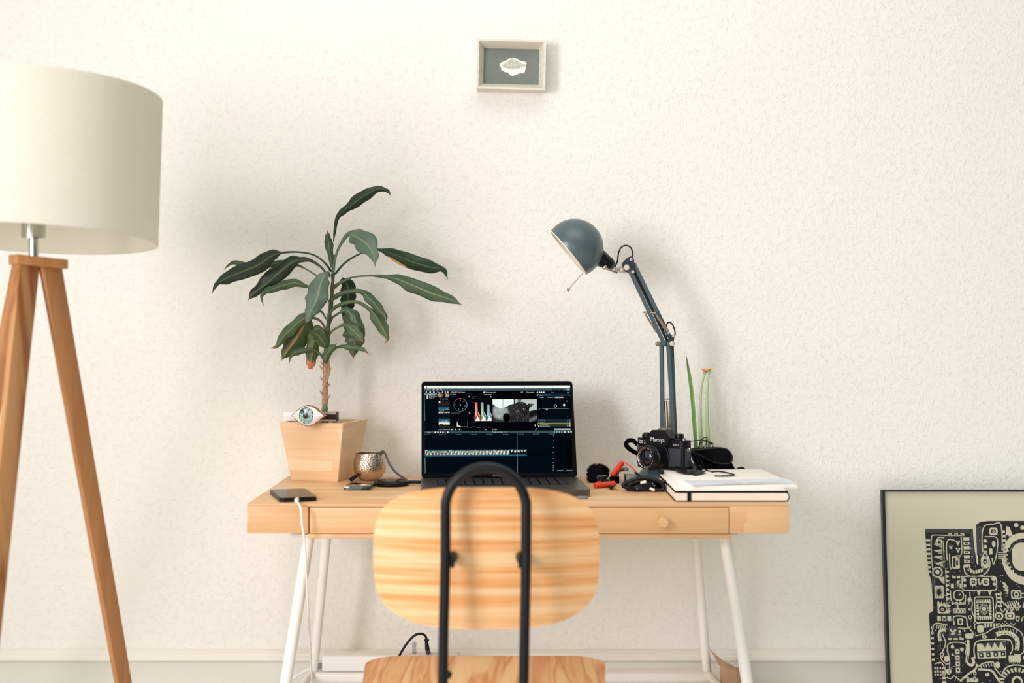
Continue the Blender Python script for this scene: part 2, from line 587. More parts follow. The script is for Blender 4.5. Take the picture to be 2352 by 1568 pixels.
def structure(o):
    o['kind'] = 'structure'
    return o

def thing(name, label, cat, loc, rz=0.0, group=None):
    o = bpy.data.objects.new(name, None)
    o.empty_display_size = 0.05
    COL.objects.link(o)
    o.location = loc
    o.rotation_euler = (0, 0, rz)
    ROOTS[o.name] = Matrix.Translation(Vector(loc)) @ Matrix.Rotation(rz, 4, 'Z')
    tag(o, label, cat, group)
    return o

def superellipse(w, h, n=3.0, k=64):
    out = []
    for i in range(k):
        a = 2 * PI * i / k
        c, s = math.cos(a), math.sin(a)
        out.append((math.copysign(abs(c) ** (2 / n), c) * w / 2, math.copysign(abs(s) ** (2 / n), s) * h / 2))
    return out

def rrect(w, h, r, k=6):
    out = []
    for cx, cy, a0 in ((w / 2 - r, h / 2 - r, 0), (-w / 2 + r, h / 2 - r, 90), (-w / 2 + r, -h / 2 + r, 180), (w / 2 - r, -h / 2 + r, 270)):
        for i in range(k + 1):
            a = R(a0 + 90 * i / k)
            out.append((cx + r * math.cos(a), cy + r * math.sin(a)))
    return out
# ================================================================== THE ROOM
b = MB(); b.box((0.55, 0.05, 1.5), (5.1, 0.1, 3.0)); structure(b.build('wall_back', 'wall'))
b = MB(); b.box((0.55, -2.1, -0.05), (5.1, 4.4, 0.1)); structure(b.build('floor', 'floor'))
# left wall with the window the daylight comes through
b = MB()
WX = -1.95
b.box((WX, -1.075, 1.5), (0.1, 2.15, 3.0)); b.box((WX, -3.875, 1.5), (0.1, 0.85, 3.0))
b.box((WX, -2.80, 0.475), (0.1, 1.30, 0.95)); b.box((WX, -2.80, 2.8), (0.1, 1.30, 0.4))
structure(b.build('wall_left', 'wall'))
wf = MB()
for y in (-2.15 - .03, -3.45 + .03, -2.80):
    wf.box((WX, y, 1.775), (0.07, 0.06, 1.65), 0.004)
for z in (0.98, 2.57):
    wf.box((WX, -2.80, z), (0.07, 1.18, 0.06), 0.004)
structure(wf.build('window_1', 'trim'))
b = MB(); b.box((0.55, -0.0065, 0.170), (5.0, 0.013, 0.34)); structure(b.build('baseboard_back', 'panel'))
b = MB()
prof = [(0, 0.3225), (-0.030, 0.3225), (-0.030, 0.330), (-0.026, 0.333), (-0.026, 0.3375), (-0.018, 0.3405), (-0.014, 0.3425), (0, 0.3425)]
b.add([Vector((x, p[0], p[1])) for x in (-1.9, 3.1) for p in prof],
      [(i, (i + 1) % 8, 8 + (i + 1) % 8, 8 + i) for i in range(8)] + [tuple(range(8))[::-1], tuple(range(8, 16))], 0, False)
structure(b.build('trim_1', 'trim'))

# ================================================================== DESK
DZ = 0.745
yF, yB = 2.68 - CAM_D, 3.17 - CAM_D
xL, xR = -0.4996, 0.5217
desk = thing('desk', 'light bamboo desk with a shallow drawer and slanting white steel legs against the wall', 'desk', (0.01, (yF + yB) / 2, 0))
dxl = (708 - 1176) / F * 2.68; dxr = (1676 - 1176) / F * 2.68
b = MB()
yc, dep = (yF + yB) / 2, yB - yF
b.box(((xL + xR) / 2, yc, DZ - 0.003), (xR - xL, dep, 0.006), 0.0015)
b.box(((xL + dxl) / 2, yc, 0.7155), (dxl - xL, dep, 0.053), 0.0012)
b.box(((xR + dxr) / 2, yc, 0.7155), (xR - dxr, dep, 0.053), 0.0012)
b.box(((dxl + dxr) / 2, yc, 0.6835), (dxr - dxl + 0.004, dep - 0.004, 0.0085), 0.001)
b.box(((dxl + dxr) / 2, yB - 0.006, 0.713), (dxr - dxl, 0.012, 0.052))
b.build('desk_top', 'desk', desk)
b = MB()
b.box(((dxl + dxr) / 2, yF + 0.03, 0.7137), (dxr - dxl, 0.05, 0.0515)); b.build('drawer_gap_backing', 'gap', desk)['label'] = 'dark-coloured backing for the shaded gap around the drawer front'  # brown backing carries the shade of the gap in its colour
dr = MB()
dr.box(((dxl + dxr) / 2 + .0005, yF + 0.008, 0.7133), (dxr - dxl - 0.0042, 0.018, 0.0488), 0.0012)
drawer = dr.build('drawer', 'drawer', desk)
k = P(1523, 1199, 2.675)
b = MB()
kn = [(0, 0), (0.0052, 0), (0.0052, 0.006), (0.0098, 0.009), (0.0105, 0.012), (0.0100, 0.016), (0.0085, 0.0175), (0, 0.0178)]
b.lathe(kn, 28, mat4(Vector((k.x, yF, k.z)), *frame_from((0, -1, 0))))
b.build('knob', 'drawer', drawer)

def leg(top, foot, r=0.0108):
    t = MB()
    top, foot = Vector(top), Vector(foot)
    t.tube([top, top.lerp(foot, .5), foot + Vector((0, 0, .0))], [r, r, r * 0.93], 18)
    return t
FT = 0.68
for (tx, ty, fx, fy) in ((-0.389, yF + .05, -0.492, yF + .005), (0.408, yF + .05, 0.506, yF + .005)):
    leg((tx, ty, FT), (fx, fy, 0.0), 0.0112).build('leg', 'whitemetal', desk)
for (tx, ty, fx, fy) in ((-0.396, yB - .085, -0.470, yB - .022), (0.394, yB - .085, 0.458, yB - .022)):
    leg((tx, ty, FT), (fx, fy, 0.0), 0.0098).build('leg', 'whitemetal', desk)
b = MB(); b.box((0.0, yB - .045, 0.312), (0.868, 0.05, 0.024), 0.008, 3); b.build('crossbar', 'whitemetal', desk)
for s, xr_, xf in ((-1, -0.437, -0.443), (1, 0.428, 0.459)):
    b = MB()
    b.tube([(xr_, yB - .05, 0.318), (xr_ + s * .006, yB - .09, 0.316), (xf, yF + .026, 0.312)], 0.009, 14)
    b.build('side_bar', 'whitemetal', desk)
for x in (-0.392, 0.401):
    b = MB(); b.box((x, yc, 0.676), (0.07, 0.36, 0.006), 0.001); b.build('mounting_plate', 'whitemetal', desk)

# ================================================================== CHAIR
chair = thing('desk_chair', 'plywood chair with black tube frame pushed up to the desk', 'chair', (-.04, -0.83, 0))
CX = (1116 - 1176) / F * 2.3
# frame: one bent tube, the arch behind the backrest running down to the rear feet
dT = 2.262
def T(px, py, d=dT): return P(px, py, d)
arch = []
for i in range(0, 19):
    a = PI * i / 18
    arch.append(T(1116 - 92.5 * math.cos(a), 1166 - 92.5 * math.sin(a), dT - 0.0))
left = [T(1011, 1900, dT - .01).xyz, T(1014, 1700), T(1017, 1568), T(1019, 1450), T(1023, 1290)]
right = [T(1208, 1290), T(1205, 1450), T(1203, 1568), T(1201, 1700), T(1199, 1900, dT - .01)]
lf = left[0].copy(); lf.z = 0.0; lf.y -= .03
rf = right[-1].copy(); rf.z = 0.0; rf.y -= .03
b = MB()
b.tube(cr([lf] + left + arch + right + [rf], 6), 0.0083, 18)
b.build('frame', 'blacktube', chair)
# backrest: curved, slightly reclined plywood shell
bd = 2.305
bw, bh = 521 / F * bd, 331 / F * bd
bc = P(1116.5, 1282.5, bd)
poly = []
NU, NV = 28, 20
b = MB()
def seg_pt(u, v):
    """square to superellipse mapping"""
    n = 3.3
    m = max(abs(u), abs(v))
    if m < 1e-6:
        return 0.0, 0.0
    a = math.atan2(v, u)
    ca, sa = math.cos(a), math.sin(a)
    rr = (abs(ca) ** n + abs(sa) ** n) ** (-1 / n)
    return rr * ca * m, rr * sa * m
def shell(mb, fn, nu, nv, th_n):
    top, bot = [], []
    for j in range(nv + 1):
        for i in range(nu + 1):
            u, v = -1 + 2 * i / nu, -1 + 2 * j / nv
            x, y = seg_pt(u, v)
            p, nrm = fn(x, y)
            top.append(p + nrm * th_n / 2); bot.append(p - nrm * th_n / 2)
    N = len(top)
    fs = []
    w = nu + 1
    for j in range(nv):
        for i in range(nu):
            a = j * w + i
            fs.append((a, a + 1, a + w + 1, a + w)); fs.append((N + a, N + a + w, N + a + w + 1, N + a + 1))
    edge = [i for i in range(w)] + [j * w + nu for j in range(1, nv + 1)] + [nv * w + i for i in range(nu - 1, -1, -1)] + [j * w for j in range(nv - 1, 0, -1)]
    for q in range(len(edge)):
        a, c = edge[q], edge[(q + 1) % len(edge)]
        fs.append((a, N + a, N + c, c))
    mb.add(top + bot, fs)
recl = R(5)
def bk(x, y):
    px, pz = x * bw / 2, y * bh / 2
    curve = 1.15 * (x * bw / 2) ** 2
    p = Vector((bc.x + px, bc.y - math.sin(recl) * pz + curve, bc.z + pz * math.cos(recl)))
    n = Vector((2.3 * px, -1, 0.06)).normalized()
    return p, n
shell(b, bk, 40, 28, 0.011)
b.build('backrest', 'ply', chair, sharp=50)
# brackets and bolts holding the backrest
for px, s in ((1028, 1), (1206, -1)):
    b = MB()
    c = P(px, 1287, dT)
    b.cyl(c + Vector((s * .004, 0.0, 0)), c + Vector((s * .006, 0.036, 0)), 0.0085, 0.0095, 18)
    b.box(c + Vector((s * .008, 0.004, 0)), (0.006, 0.012, 0.024), 0.002)
    b.build('bracket', 'blacktube', chair)
# seat
sd_f, sd_b = 2.742, 2.30
szw = 549 / F * sd_f
scx = (1116 - 1176) / F * sd_f
sz = EYE - (1500 - HORIZON) / F * sd_f - .004
outl = []
hw = szw / 2
ln = sd_f - sd_b
taper = lambda pp: [(x * (1 - .30 * (ln / 2 - y)), y) for x, y in pp]     # narrower towards the back
pts = taper(rrect(szw, ln, 0.072, 10))
b = MB()
SM = Matrix.Translation((scx, (sd_f + sd_b) / 2 - CAM_D, sz))
b.prism(pts, -0.011, -0.001, SM, 0, True)
ins = taper(rrect(szw - 0.004, ln - 0.004, 0.070, 10))
b.prism(ins, -0.001, 0.0, SM, 0, True)
b.build('seat', 'seat', chair)
b = MB()
for s in (-1, 1):
    x0 = scx + s * 0.15
    b.tube(cr([(scx + s * .062, dT - CAM_D, sz - .04), (x0, dT - CAM_D + .06, sz - .022), (x0, sd_f - CAM_D - .09, sz - .022), (x0 + s * .008, sd_f - CAM_D - .05, sz - .05)], 5), 0.0083, 14)
b.build('seat_frame', 'blacktube', chair)
for s in (-1, 1):
    b = MB(); x0 = scx + s * 0.16
    b.tube([(x0, sd_f - CAM_D - .05, sz - .045), (x0 + s * .03, sd_f - CAM_D - .03, 0.0)], 0.0083, 14); b.build('leg', 'blacktube', chair)
b = MB(); c = P(1030, 1548, dT); b.ball(c, 0.006, 0, 14); b.cyl(c, c + Vector((0, .03, -.012)), .003); b.build('bolt', 'blacktube', chair)

# ================================================================== FLOOR LAMP
lamp = thing('floor_lamp', 'tripod floor lamp with pine legs and a large off-white drum shade', 'floor lamp', (-0.84, -0.75, 0))
ax = Vector((math.sin(.026), math.sin(.075), 0)); ax.z = math.sqrt(1 - ax.x ** 2 - ax.y ** 2)
C0 = Vector((-0.842, 2.5 - CAM_D, EYE + 0.152))
RB, RT, HH = 0.214, 0.211, 0.261
SMx = mat4(C0, *frame_from(ax, (0, 1, 0)))
b = MB()
prof = [(RB, 0), (RB + .0006, .002), (RB, 0.004), (RT, HH - .004), (RT + .0006, HH - .002), (RT, HH), (RT - .0022, HH), (RB - .0022, 0)]
b.lathe(prof, 128, SMx, 0, closed=True)
b.build('lamp_shade', 'shade', lamp, sharp=60)
b = MB()
for k in range(3):
    a = 2 * PI * k / 3 + .5
    b.tube([SMx @ Vector((0.02 * math.cos(a), 0.02 * math.sin(a), .05)), SMx @ Vector((RB * .985 * math.cos(a), RB * .985 * math.sin(a), .05))], .0018, 8)
b.build('shade_spider', 'steel', lamp)
dS = 2.49
b = MB()
s0, s1, s2 = P(77, 592, dS), P(77, 545, dS), P(77, 500, dS)
b.cyl(s0, s1 + Vector((0, 0, .006)), 11.0 / F * dS, seg=28)
b.build('stem', 'chrome', lamp)
b = MB()
b.cyl(P(77, 548, dS), P(77, 510, dS), 27 / F * dS, seg=32, bev=0.0012)
b.cyl(P(77, 510, dS), P(77, 420, dS), 19 / F * dS, 17 / F * dS, seg=28)
b.build('lamp_socket', 'chrome', lamp)
# block on top of the tripod
th = R(45)
dv = Vector((-math.sin(th), math.cos(th), 0)) * 0.036
fr = [P(41, 606, 2.44), P(157, 617.5, 2.50), P(157, 596, 2.50), P(41, 583, 2.44)]
b = MB(); b.hexa(fr, [p + dv for p in fr], 0, 0.0012)
b.build('mounting_block', 'lampwood_plain', lamp)
def board(name, tl, tr, bl, br, thick, m, thdir=None):
    """front face from its four corners, thickness behind"""
    q = MB()
    a = [bl, br, tr, tl]
    v = (thdir if thdir is not None else dv).normalized() * thick
    q.hexa(a, [p + v for p in a], 0, 0.001)
    return q.build(name, m, lamp)
def ext(p, q, z):
    """follow p->q down to height z"""
    t = (z - p.z) / (q.z - p.z)
    return p + (q - p) * t
tl, tr = P(47.5, 604, 2.448), P(92, 608, 2.483)
bl, br = P(-42, 1480, 2.32), P(0, 1480, 2.355)
board('leg', tl, tr, ext(tl, bl, .0), ext(tr, br, .0), 0.018, 'lampwood')
tl, tr = P(98, 610, 2.475), P(143, 614, 2.51)
bl, br = P(272, 1568, 2.67), P(303.5, 1568, 2.70)
board('leg', tl, tr, ext(tl, bl, .0), ext(tr, br, .0), 0.017, 'lampwood_plain')
tl, tr = P(40, 604, 2.56), P(66, 606, 2.57)
bl, br = P(-135, 1500, 2.80), P(-103, 1500, 2.81)
board('leg', tl, tr, ext(tl, bl, .0), ext(tr, br, .0), 0.022, 'lampwood_plain')
# ================================================================== POTTED PLANT
pc = Vector((-0.4125, 3.125 - CAM_D, DZ))
plant = thing('potted_plant', 'tall leggy green plant with long drooping leaves in a tapered bamboo pot', 'plant', pc, R(-15))
HP = 0.1268
b = MB()
wt, wb_, th_ = 0.148 / 2, 0.1085 / 2, 0.009
def sq(w, z): return [Vector((-w, -w, z)), Vector((w, -w, z)), Vector((w, w, z)), Vector((-w, w, z))]
vs_ = sq(wb_, 0) + sq(wt, HP) + sq(wt - th_, HP) + sq(wb_ - th_ * .6, 0.02)
fs = [(0, 1, 2, 3)[::-1]]
for k in range(4):
    j = (k + 1) % 4
    fs += [(k, j, 4 + j, 4 + k), (4 + k, 4 + j, 8 + j, 8 + k), (8 + k, 8 + j, 12 + j, 12 + k)]
fs.append((12, 13, 14, 15))
b.add(vs_, fs, 0, False)
bmesh.ops.bevel(b.bm, geom=[e for e in b.bm.edges], offset=0.0008, segments=2, affect='EDGES')
b.build('pot', 'pot', plant, local=True)
b = MB()
random.seed(3)
n = 12
ws = wt - th_ - .0015
b.add([Vector((-ws + 2 * ws * i / n, -ws + 2 * ws * j / n, HP - .009 + .003 * mnoise.noise(Vector((i * .7, j * .7, 0))))) for j in range(n + 1) for i in range(n + 1)],
      [(j * (n + 1) + i, j * (n + 1) + i + 1, (j + 1) * (n + 1) + i + 1, (j + 1) * (n + 1) + i) for j in range(n) for i in range(n)])
so = b.build('soil', 'soil', plant, local=True)

dP = 3.11
M['stalk0'] = plain('green_shoot_skin', (96, 128, 92), .5)
def Q(x, y, dd=0.0):
    """leaf coordinates read from an enlarged view of the plant"""
    return P(x / 3.267 + 460, y / 3.267 + 400, dP + dd)
tr_pts = [P(746, 975, dP), P(746, 930, dP), P(747, 880, dP), P(747, 845, dP), P(748, 818, dP)]
b = MB()
cv = cr(tr_pts, 10)
rr = [0.0070 + 0.0006 * math.sin(i * 1.7) + 0.0004 * math.sin(i * 4.1) - .0018 * i / len(cv) for i in range(len(cv))]
b.tube(cv, rr, 16)
for i, (x, y, s) in enumerate(((741, 848, -1), (753, 862, 1), (742, 873, -1), (755, 853, 1), (741, 905, -1), (752, 915, 1), (743, 838, -1), (753, 886, 1))):
    p = P(x, y, dP - .004)
    b.tube([p, p + Vector((s * .004, -.002, .004)), p + Vector((s * .006, -.003, .009))], [.0022, .0018, .0004], 8)
b.build('trunk', 'bark', plant)
b = MB()
b.tube(cr([P(748, 880, dP - .004), P(752, 868, dP - .006), P(755, 850, dP - .003), P(753, 818, dP)], 6), [.0022, .0027, .0029, .003, .003, .003, .003, .003, .003, .003, .003, .003, .003, .003, .003, .003, .003, .003, .003][:19], 10)
b.build('side_stem', 'bark', plant)
b = MB()
cv = cr([P(748, 822, dP), P(752, 780, dP), P(754, 745, dP), P(760, 700, dP), P(764, 650, dP), P(765, 615, dP), P(766, 585, dP)], 8)
b.tube(cv, [0.0062 - .0035 * i / (len(cv) - 1) + .0007 * math.sin(i * 1.1) for i in range(len(cv))], 14)
b.build('stem', 'stemgreen', plant)
b = MB(); b.tube([P(747, 968, dP - .012), P(746, 945, dP - .012), P(747, 927, dP - .010)], [.0052, .005, .0042], 12); b.build('green_shoot', 'stalk0', plant)

def leaf(pts, wid, mat, depth=(0, 0), fold=0.35, wave=0.12, seed=0, tilt=0.0, bulge=0.0, pet=1.6):
    """pts: centre line in the enlarged view; wid: half widths along it (same unit); depth: metres at root and tip"""
    n0 = len(pts)
    P3 = []
    for i, (x, y) in enumerate(pts):
        t = i / (n0 - 1)
        P3.append(Q(x, y, depth[0] + (depth[1] - depth[0]) * t + bulge * math.sin(PI * t)))
    N = 9
    cv = cr(P3, N)
    m = len(cv)
    wv = []
    for i in range(m):
        t = i / N
        k = min(int(t), n0 - 2)
        f = t - k
        f = f * f * (3 - 2 * f)
        wv.append(wid[k] * (1 - f) + wid[k + 1] * f)
    unit = dP / F / 3.267
    rnd = random.Random(seed)
    ph = rnd.random() * 6
    K = 8
    verts, uvs = [], []
    for i in range(m):
        t = cv[min(i + 1, m - 1)] - cv[max(i - 1, 0)]
        t.normalize()
        view = (cv[i] - cam.location).normalized()
        side = t.cross(view)
        if side.length < 1e-5:
            side = Vector((1, 0, 0))
        side.normalize()
        nrm = side.cross(t).normalized()
        ca, sa = math.cos(tilt), math.sin(tilt)
        side2 = side * ca + nrm * sa
        nrm2 = nrm * ca - side * sa
        w = max(wv[i], pet) * unit
        v = i / (m - 1)
        for k in range(K + 1):
            a = -1 + 2 * k / K
            ripple = wave * w * abs(a) ** 2 * math.sin(v * 26 + ph + (1.6 if a > 0 else 0)) * (1 if w > 8 * unit else 0)
            ed = 1 + ((0.075 * math.sin(v * 31 + ph * (2 if a > 0 else 1)) + 0.13 * mnoise.noise(Vector((v * 9 + seed * 3.7, 5.0 if a > 0 else 9.0, seed * 1.3)))) if w > 8 * unit else 0)
            verts.append(cv[i] + side2 * (a * w * ed) + nrm2 * (fold * w * (abs(a) ** 1.3) + ripple))
            uvs.append((k / K, v))
    faces = []
    for i in range(m - 1):
        for k in range(K):
            a0 = i * (K + 1) + k
            faces.append((a0, a0 + 1, a0 + K + 2, a0 + K + 1))
    inv = root_matrix(plant).inverted()
    me = bpy.data.meshes.new('leaf')
    me.from_pydata([inv @ v for v in verts], [], faces)
    uvl = me.uv_layers.new(name='uv')
    for lp in me.loops:
        uvl.data[lp.index].uv = uvs[lp.vertex_index]
    me.polygons.foreach_set('use_smooth', [True] * len(me.polygons))
    me.materials.append(M[mat])
    o = bpy.data.objects.new('leaf', me)
    COL.objects.link(o)
    o.parent = plant
    md = o.modifiers.new('thickness', 'SOLIDIFY'); md.thickness = 0.0005; md.offset = 0
    return o

LV = [
 ([(1000, 505), (1012, 410), (1032, 320), (1085, 270), (1170, 205), (1240, 155), (1330, 112), (1400, 122), (1430, 160)], [4, 10, 16, 26, 42, 44, 24, 14, 1], 'leaf', (0, .02), .5, .15, .0, 0),
 ([(988, 700), (978, 610), (965, 520), (957, 470), (957, 420)], [12, 20, 32, 20, 1], 'leafmid', (-.005, -.015), .5, .05, 0, 0),
 ([(1000, 745), (1010, 640), (1045, 540), (1108, 452), (1150, 460), (1200, 486), (1255, 530), (1300, 605), (1312, 692)], [9, 9, 9, 16, 58, 72, 78, 34, 1], 'leafpale', (-.01, -.09), .25, .12, 0, 0),
 ([(1010, 750), (1080, 670), (1170, 610), (1260, 575), (1335, 565), (1450, 600), (1590, 655), (1720, 695), (1820, 715), (1858, 790)], [8, 7, 6, 6, 9, 40, 60, 48, 20, 1], 'leafbrown', (0, .04), .3, .1, 0, 0),
 ([(998, 850), (1060, 808), (1150, 772), (1270, 762), (1380, 768), (1490, 790), (1600, 835), (1730, 890), (1860, 932), (1968, 982)], [14, 12, 6, 6, 14, 36, 58, 54, 36, 1], 'leafmid', (0, -.02), .25, .1, 0, 0),
 ([(985, 730), (930, 660), (850, 605), (740, 584), (620, 588), (550, 605), (450, 672), (320, 728), (200, 778), (125, 822), (85, 900)], [10, 7, 6, 6, 8, 40, 62, 60, 46, 16, 1], 'leaf', (0, -.03), .3, .12, 0, 0),
 ([(950, 750), (900, 690), (830, 648), (760, 640), (690, 660), (590, 740), (490, 828), (410, 888), (357, 946)], [9, 8, 12, 20, 44, 66, 60, 34, 1], 'leaf', (0, .02), .35, .1, 0, 0),
 ([(885, 768), (800, 715), (720, 680), (620, 668), (520, 676), (380, 690), (270, 662), (215, 680), (178, 716)], [5, 5, 10, 22, 24, 26, 16, 9, 1], 'leafmid', (.02, .05), .3, .1, 0, 0),
 ([(838, 855), (780, 835), (700, 815), (620, 835), (540, 862), (480, 885), (460, 925), (476, 986)], [5, 16, 34, 34, 26, 20, 10, 1], 'leafmid', (.02, 0), .3, .12, 0, 0),
 ([(975, 770), (955, 742), (915, 790), (890, 870), (868, 950), (832, 1020), (808, 1080), (800, 1120)], [10, 14, 56, 76, 76, 44, 22, 1], 'leafpale', (-.01, -.10), .25, .12, 0, 0),
 ([(1058, 785), (1105, 830), (1110, 900), (1105, 970), (1088, 1040), (1072, 1092)], [16, 50, 58, 54, 32, 2], 'leaf', (.02, .05), .3, .08, 0, 0),
 ([(968, 965), (1010, 920), (1090, 885), (1200, 878), (1270, 930), (1330, 1000), (1385, 1060), (1390, 1112)], [16, 18, 16, 18, 34, 34, 18, 2], 'leafmid', (-.01, -.02), .4, .1, 0, 0),
 ([(955, 1095), (985, 1020), (1070, 972), (1180, 958), (1270, 1015), (1320, 1070), (1365, 1150), (1400, 1215), (1404, 1240), (1384, 1272)], [14, 14, 14, 12, 14, 46, 44, 18, 8, 1], 'leafred', (-.01, -.01), .4, .1, 0, 0),
 ([(962, 1150), (990, 1080), (1045, 1040), (1095, 1020), (1150, 1065), (1180, 1130), (1205, 1200), (1215, 1260)], [9, 8, 8, 30, 44, 44, 34, 2], 'leafmid', (0, -.01), .3, .1, 0, 0),
 ([(1080, 1060), (1120, 1110), (1150, 1180), (1160, 1250), (1150, 1320), (1148, 1388)], [20, 50, 82, 72, 34, 1], 'leafred', (.02, .03), .3, .08, 0, 0),
 ([(950, 1240), (985, 1180), (1040, 1145), (1085, 1130), (1140, 1165), (1185, 1210), (1224, 1262)], [9, 8, 7, 14, 44, 36, 1], 'leafred', (0, -.05), .3, .1, 0, 0),
 ([(930, 1440), (960, 1375), (1010, 1310), (1060, 1292), (1130, 1298), (1210, 1310), (1270, 1352)], [7, 7, 7, 12, 24, 16, 1], 'leafred', (0, -.01), .3, .1, 0, 0),
 ([(940, 1160), (905, 1105), (845, 1076), (800, 1100), (750, 1180), (700, 1260), (650, 1330), (608, 1398)], [10, 8, 10, 60, 92, 84, 46, 1], 'leaforange', (0, .01), .3, .1, 0, 0),
 ([(945, 1085), (905, 1030), (840, 1045), (760, 1095), (680, 1165), (620, 1225), (575, 1290), (528, 1306)], [6, 8, 26, 42, 44, 34, 14, 2], 'leafred', (0, -.02), .35, .1, 0, 0),
 ([(932, 1400), (895, 1345), (840, 1315), (780, 1322), (715, 1338), (680, 1365), (668, 1420)], [8, 8, 10, 22, 24, 10, 1], 'leafmid', (0, -.02), .3, .1, 0, 0),
 ([(948, 1215), (915, 1165), (878, 1170), (855, 1230), (842, 1320), (832, 1400), (825, 1462)], [8, 12, 38, 50, 48, 40, 16], 'leafburnt', (0, .01), .3, .1, 0, 0),
 ([(945, 1310), (925, 1265), (890, 1215), (850, 1190), (812, 1175)], [12, 44, 46, 26, 1], 'leafred', (-.01, -.05), .3, .1, 0, 0),
 ([(935, 1420), (945, 1360), (985, 1305), (1026, 1268)], [14, 34, 24, 1], 'leafred', (-.008, -.03), .3, .08, 0, 0),
]
for i, (pts, wid, mt, dep_, fo, wa, ti, bu) in enumerate(LV):
    leaf(pts, wid, mt, dep_, fo, wa, i, ti, bu)
# dry strip along the lower edge of the right leaf
b = MB()
ed = [Q(x, y, .022) for x, y in ((1395, 608), (1440, 645), (1500, 682), (1560, 702), (1602, 722), (1560, 700), (1500, 662), (1440, 628))]
b.poly(ed); b.build('dry_leaf_edge', 'dryedge', plant)

# ---- eye ornament and the little box behind it, on the rim of the pot
ec = P(708, 954.5, 3.030)
eye = thing('eye_ornament', 'eye-shaped ornament with turquoise iris perched on the front rim of the bamboo pot', 'ornament', ec, R(-9))
def eye_shape(w, h, k=24, pw=1.25):
    up = [(w * (-1 + 2 * i / k), h * (math.cos(PI * (-1 + 2 * i / k) / 2)) ** pw) for i in range(k + 1)]
    return up + [(-x, -y) for x, y in up[1:-1]]
EM = Matrix.Rotation(R(90), 4, 'X') @ Matrix.Identity(4)     # x right, y up, z towards the viewer
ew, eh = 0.0372, 0.0212
b = MB(); b.prism(eye_shape(ew * 1.03, eh * 1.06), -.012, 0.0035, EM)
eb = b.build('rim', [clear_plastic('amber_rim', (120, 82, 40), .5) if False else plain('amber_rim', (168, 104, 44), 0.25)], eye, local=True)
b = MB()
sh0 = eye_shape(ew, eh)
rings = []
vv, ff = [], []
for q, (s, z) in enumerate(((1, .0034), (.9, .0058), (.7, .0082), (.45, .0096), (.2, .0101))):
    for x, y in sh0:
        vv.append(Vector((x * s, y * s, z)))
nn = len(sh0)
for q in range(4):
    for i in range(nn):
        ff.append((q * nn + i, q * nn + (i + 1) % nn, (q + 1) * nn + (i + 1) % nn, (q + 1) * nn + i))
ff.append([4 * nn + i for i in range(nn)])
b.add(vv, ff, 0, True, EM)
b.build('eyeball', 'white', eye, local=True)
m_, nt_, bs_ = nodes_of('turquoise_iris')
vo = nt_.nodes.new('ShaderNodeTexVoronoi'); vo.inputs['Scale'].default_value = 240
nt_.links.new(coords(nt_), vo.inputs['Vector'])
sp = nt_.nodes.new('ShaderNodeSeparateColor'); nt_.links.new(vo.outputs['Color'], sp.inputs[0])
nt_.links.new(ramp(nt_, sp.outputs[0], [(0.1, lin((44, 78, 78))), (0.45, lin((104, 146, 142))), (0.8, lin((170, 200, 194)))]), bs_.inputs['Base Color'])
setin(bs_, 'Roughness', 0.12)
b = MB(); b.lathe([(0.0162, .0085), (0.0162, .0095), (0.012, .0112), (0, .0122)], 36, EM @ Matrix.Diagonal((1, 1.1, 1, 1)) @ Matrix.Translation((-.002, .001, 0))); b.build('iris', m_, eye, local=True)
b = MB(); b.lathe([(0.0056, .0118), (0.0056, .0124), (0, .0132)], 28, EM @ Matrix.Translation((-.002, .001, 0)) @ Matrix.Diagonal((1, 1.25, 1, 1))); pu = b.build('pupil', plain('dark_brown_pupil', (58, 16, 10), .2), eye, local=True)
b = MB()
sh1 = eye_shape(ew * 1.012, eh * 1.025, 48)
for i in range(2, 90, 7):
    b.tube([EM @ Vector((sh1[(i + q) % len(sh1)][0], sh1[(i + q) % len(sh1)][1], .0036)) for q in range(5)], .0006, 6)
b.build('dark_rim_marks', plain('dark_rim_brown', (50, 20, 24), .3), eye, local=True)

bx0, bx1 = P(654, 952, 3.11), P(776, 952, 3.11)
box_c = (bx0 + bx1) / 2
box_c.z = DZ + HP + .0105
sb = thing('small_box', 'slim white box with a dark maroon sleeve behind the eye ornament', 'box', (box_c.x, box_c.y, DZ + HP + 0.0005), R(-6))
L_ = (bx1 - bx0).length
b = MB(); b.box((-.012, 0, .0098), (L_ - .024, .03, .0195), .0008); b.build('body', 'whiteplastic', sb, local=True)
b = MB()
b.box((L_ / 2 - .02, 0, .0098), (.04, .0305, .0196), .0006)
sl = b.build('sleeve', 'maroon', sb, local=True)
b = MB()
for z in (.0022, .0176):
    b.box((L_ / 2 - .02, -.0153, z), (.0405, .0012, .0045), .0003)
b.build('stripe', plain('beige_stripe', (206, 188, 174), .6), sl, local=True)

# ================================================================== HAMMERED BOWL
hb = P(849, 1103, 3.085); hb.z = DZ
b = MB()
r = 0.0352
prof = [(0, 0), (.014, 0), (.022, .0035), (.0300, .0120), (.0345, .0230), (r, .0320), (.0345, .0420), (.0322, .0520), (.0303, .0590), (.0290, .0588), (.0308, .0510), (.0330, .0400), (.0333, .0320), (.0325, .0230), (.028, .0130), (.02, .006), (0, .004)]
def smooth_prof(pf, n=5):
    return [(max(0, p.x), p.y) for p in cr([(a, c, 0) for a, c in pf], n)]
b.lathe(smooth_prof(prof, 4), 72, Matrix.Translation(hb))
tag(b.build('hammered_bowl', 'hammered', sharp=60), 'small round hammered metal candle bowl beside the bamboo pot', 'bowl')

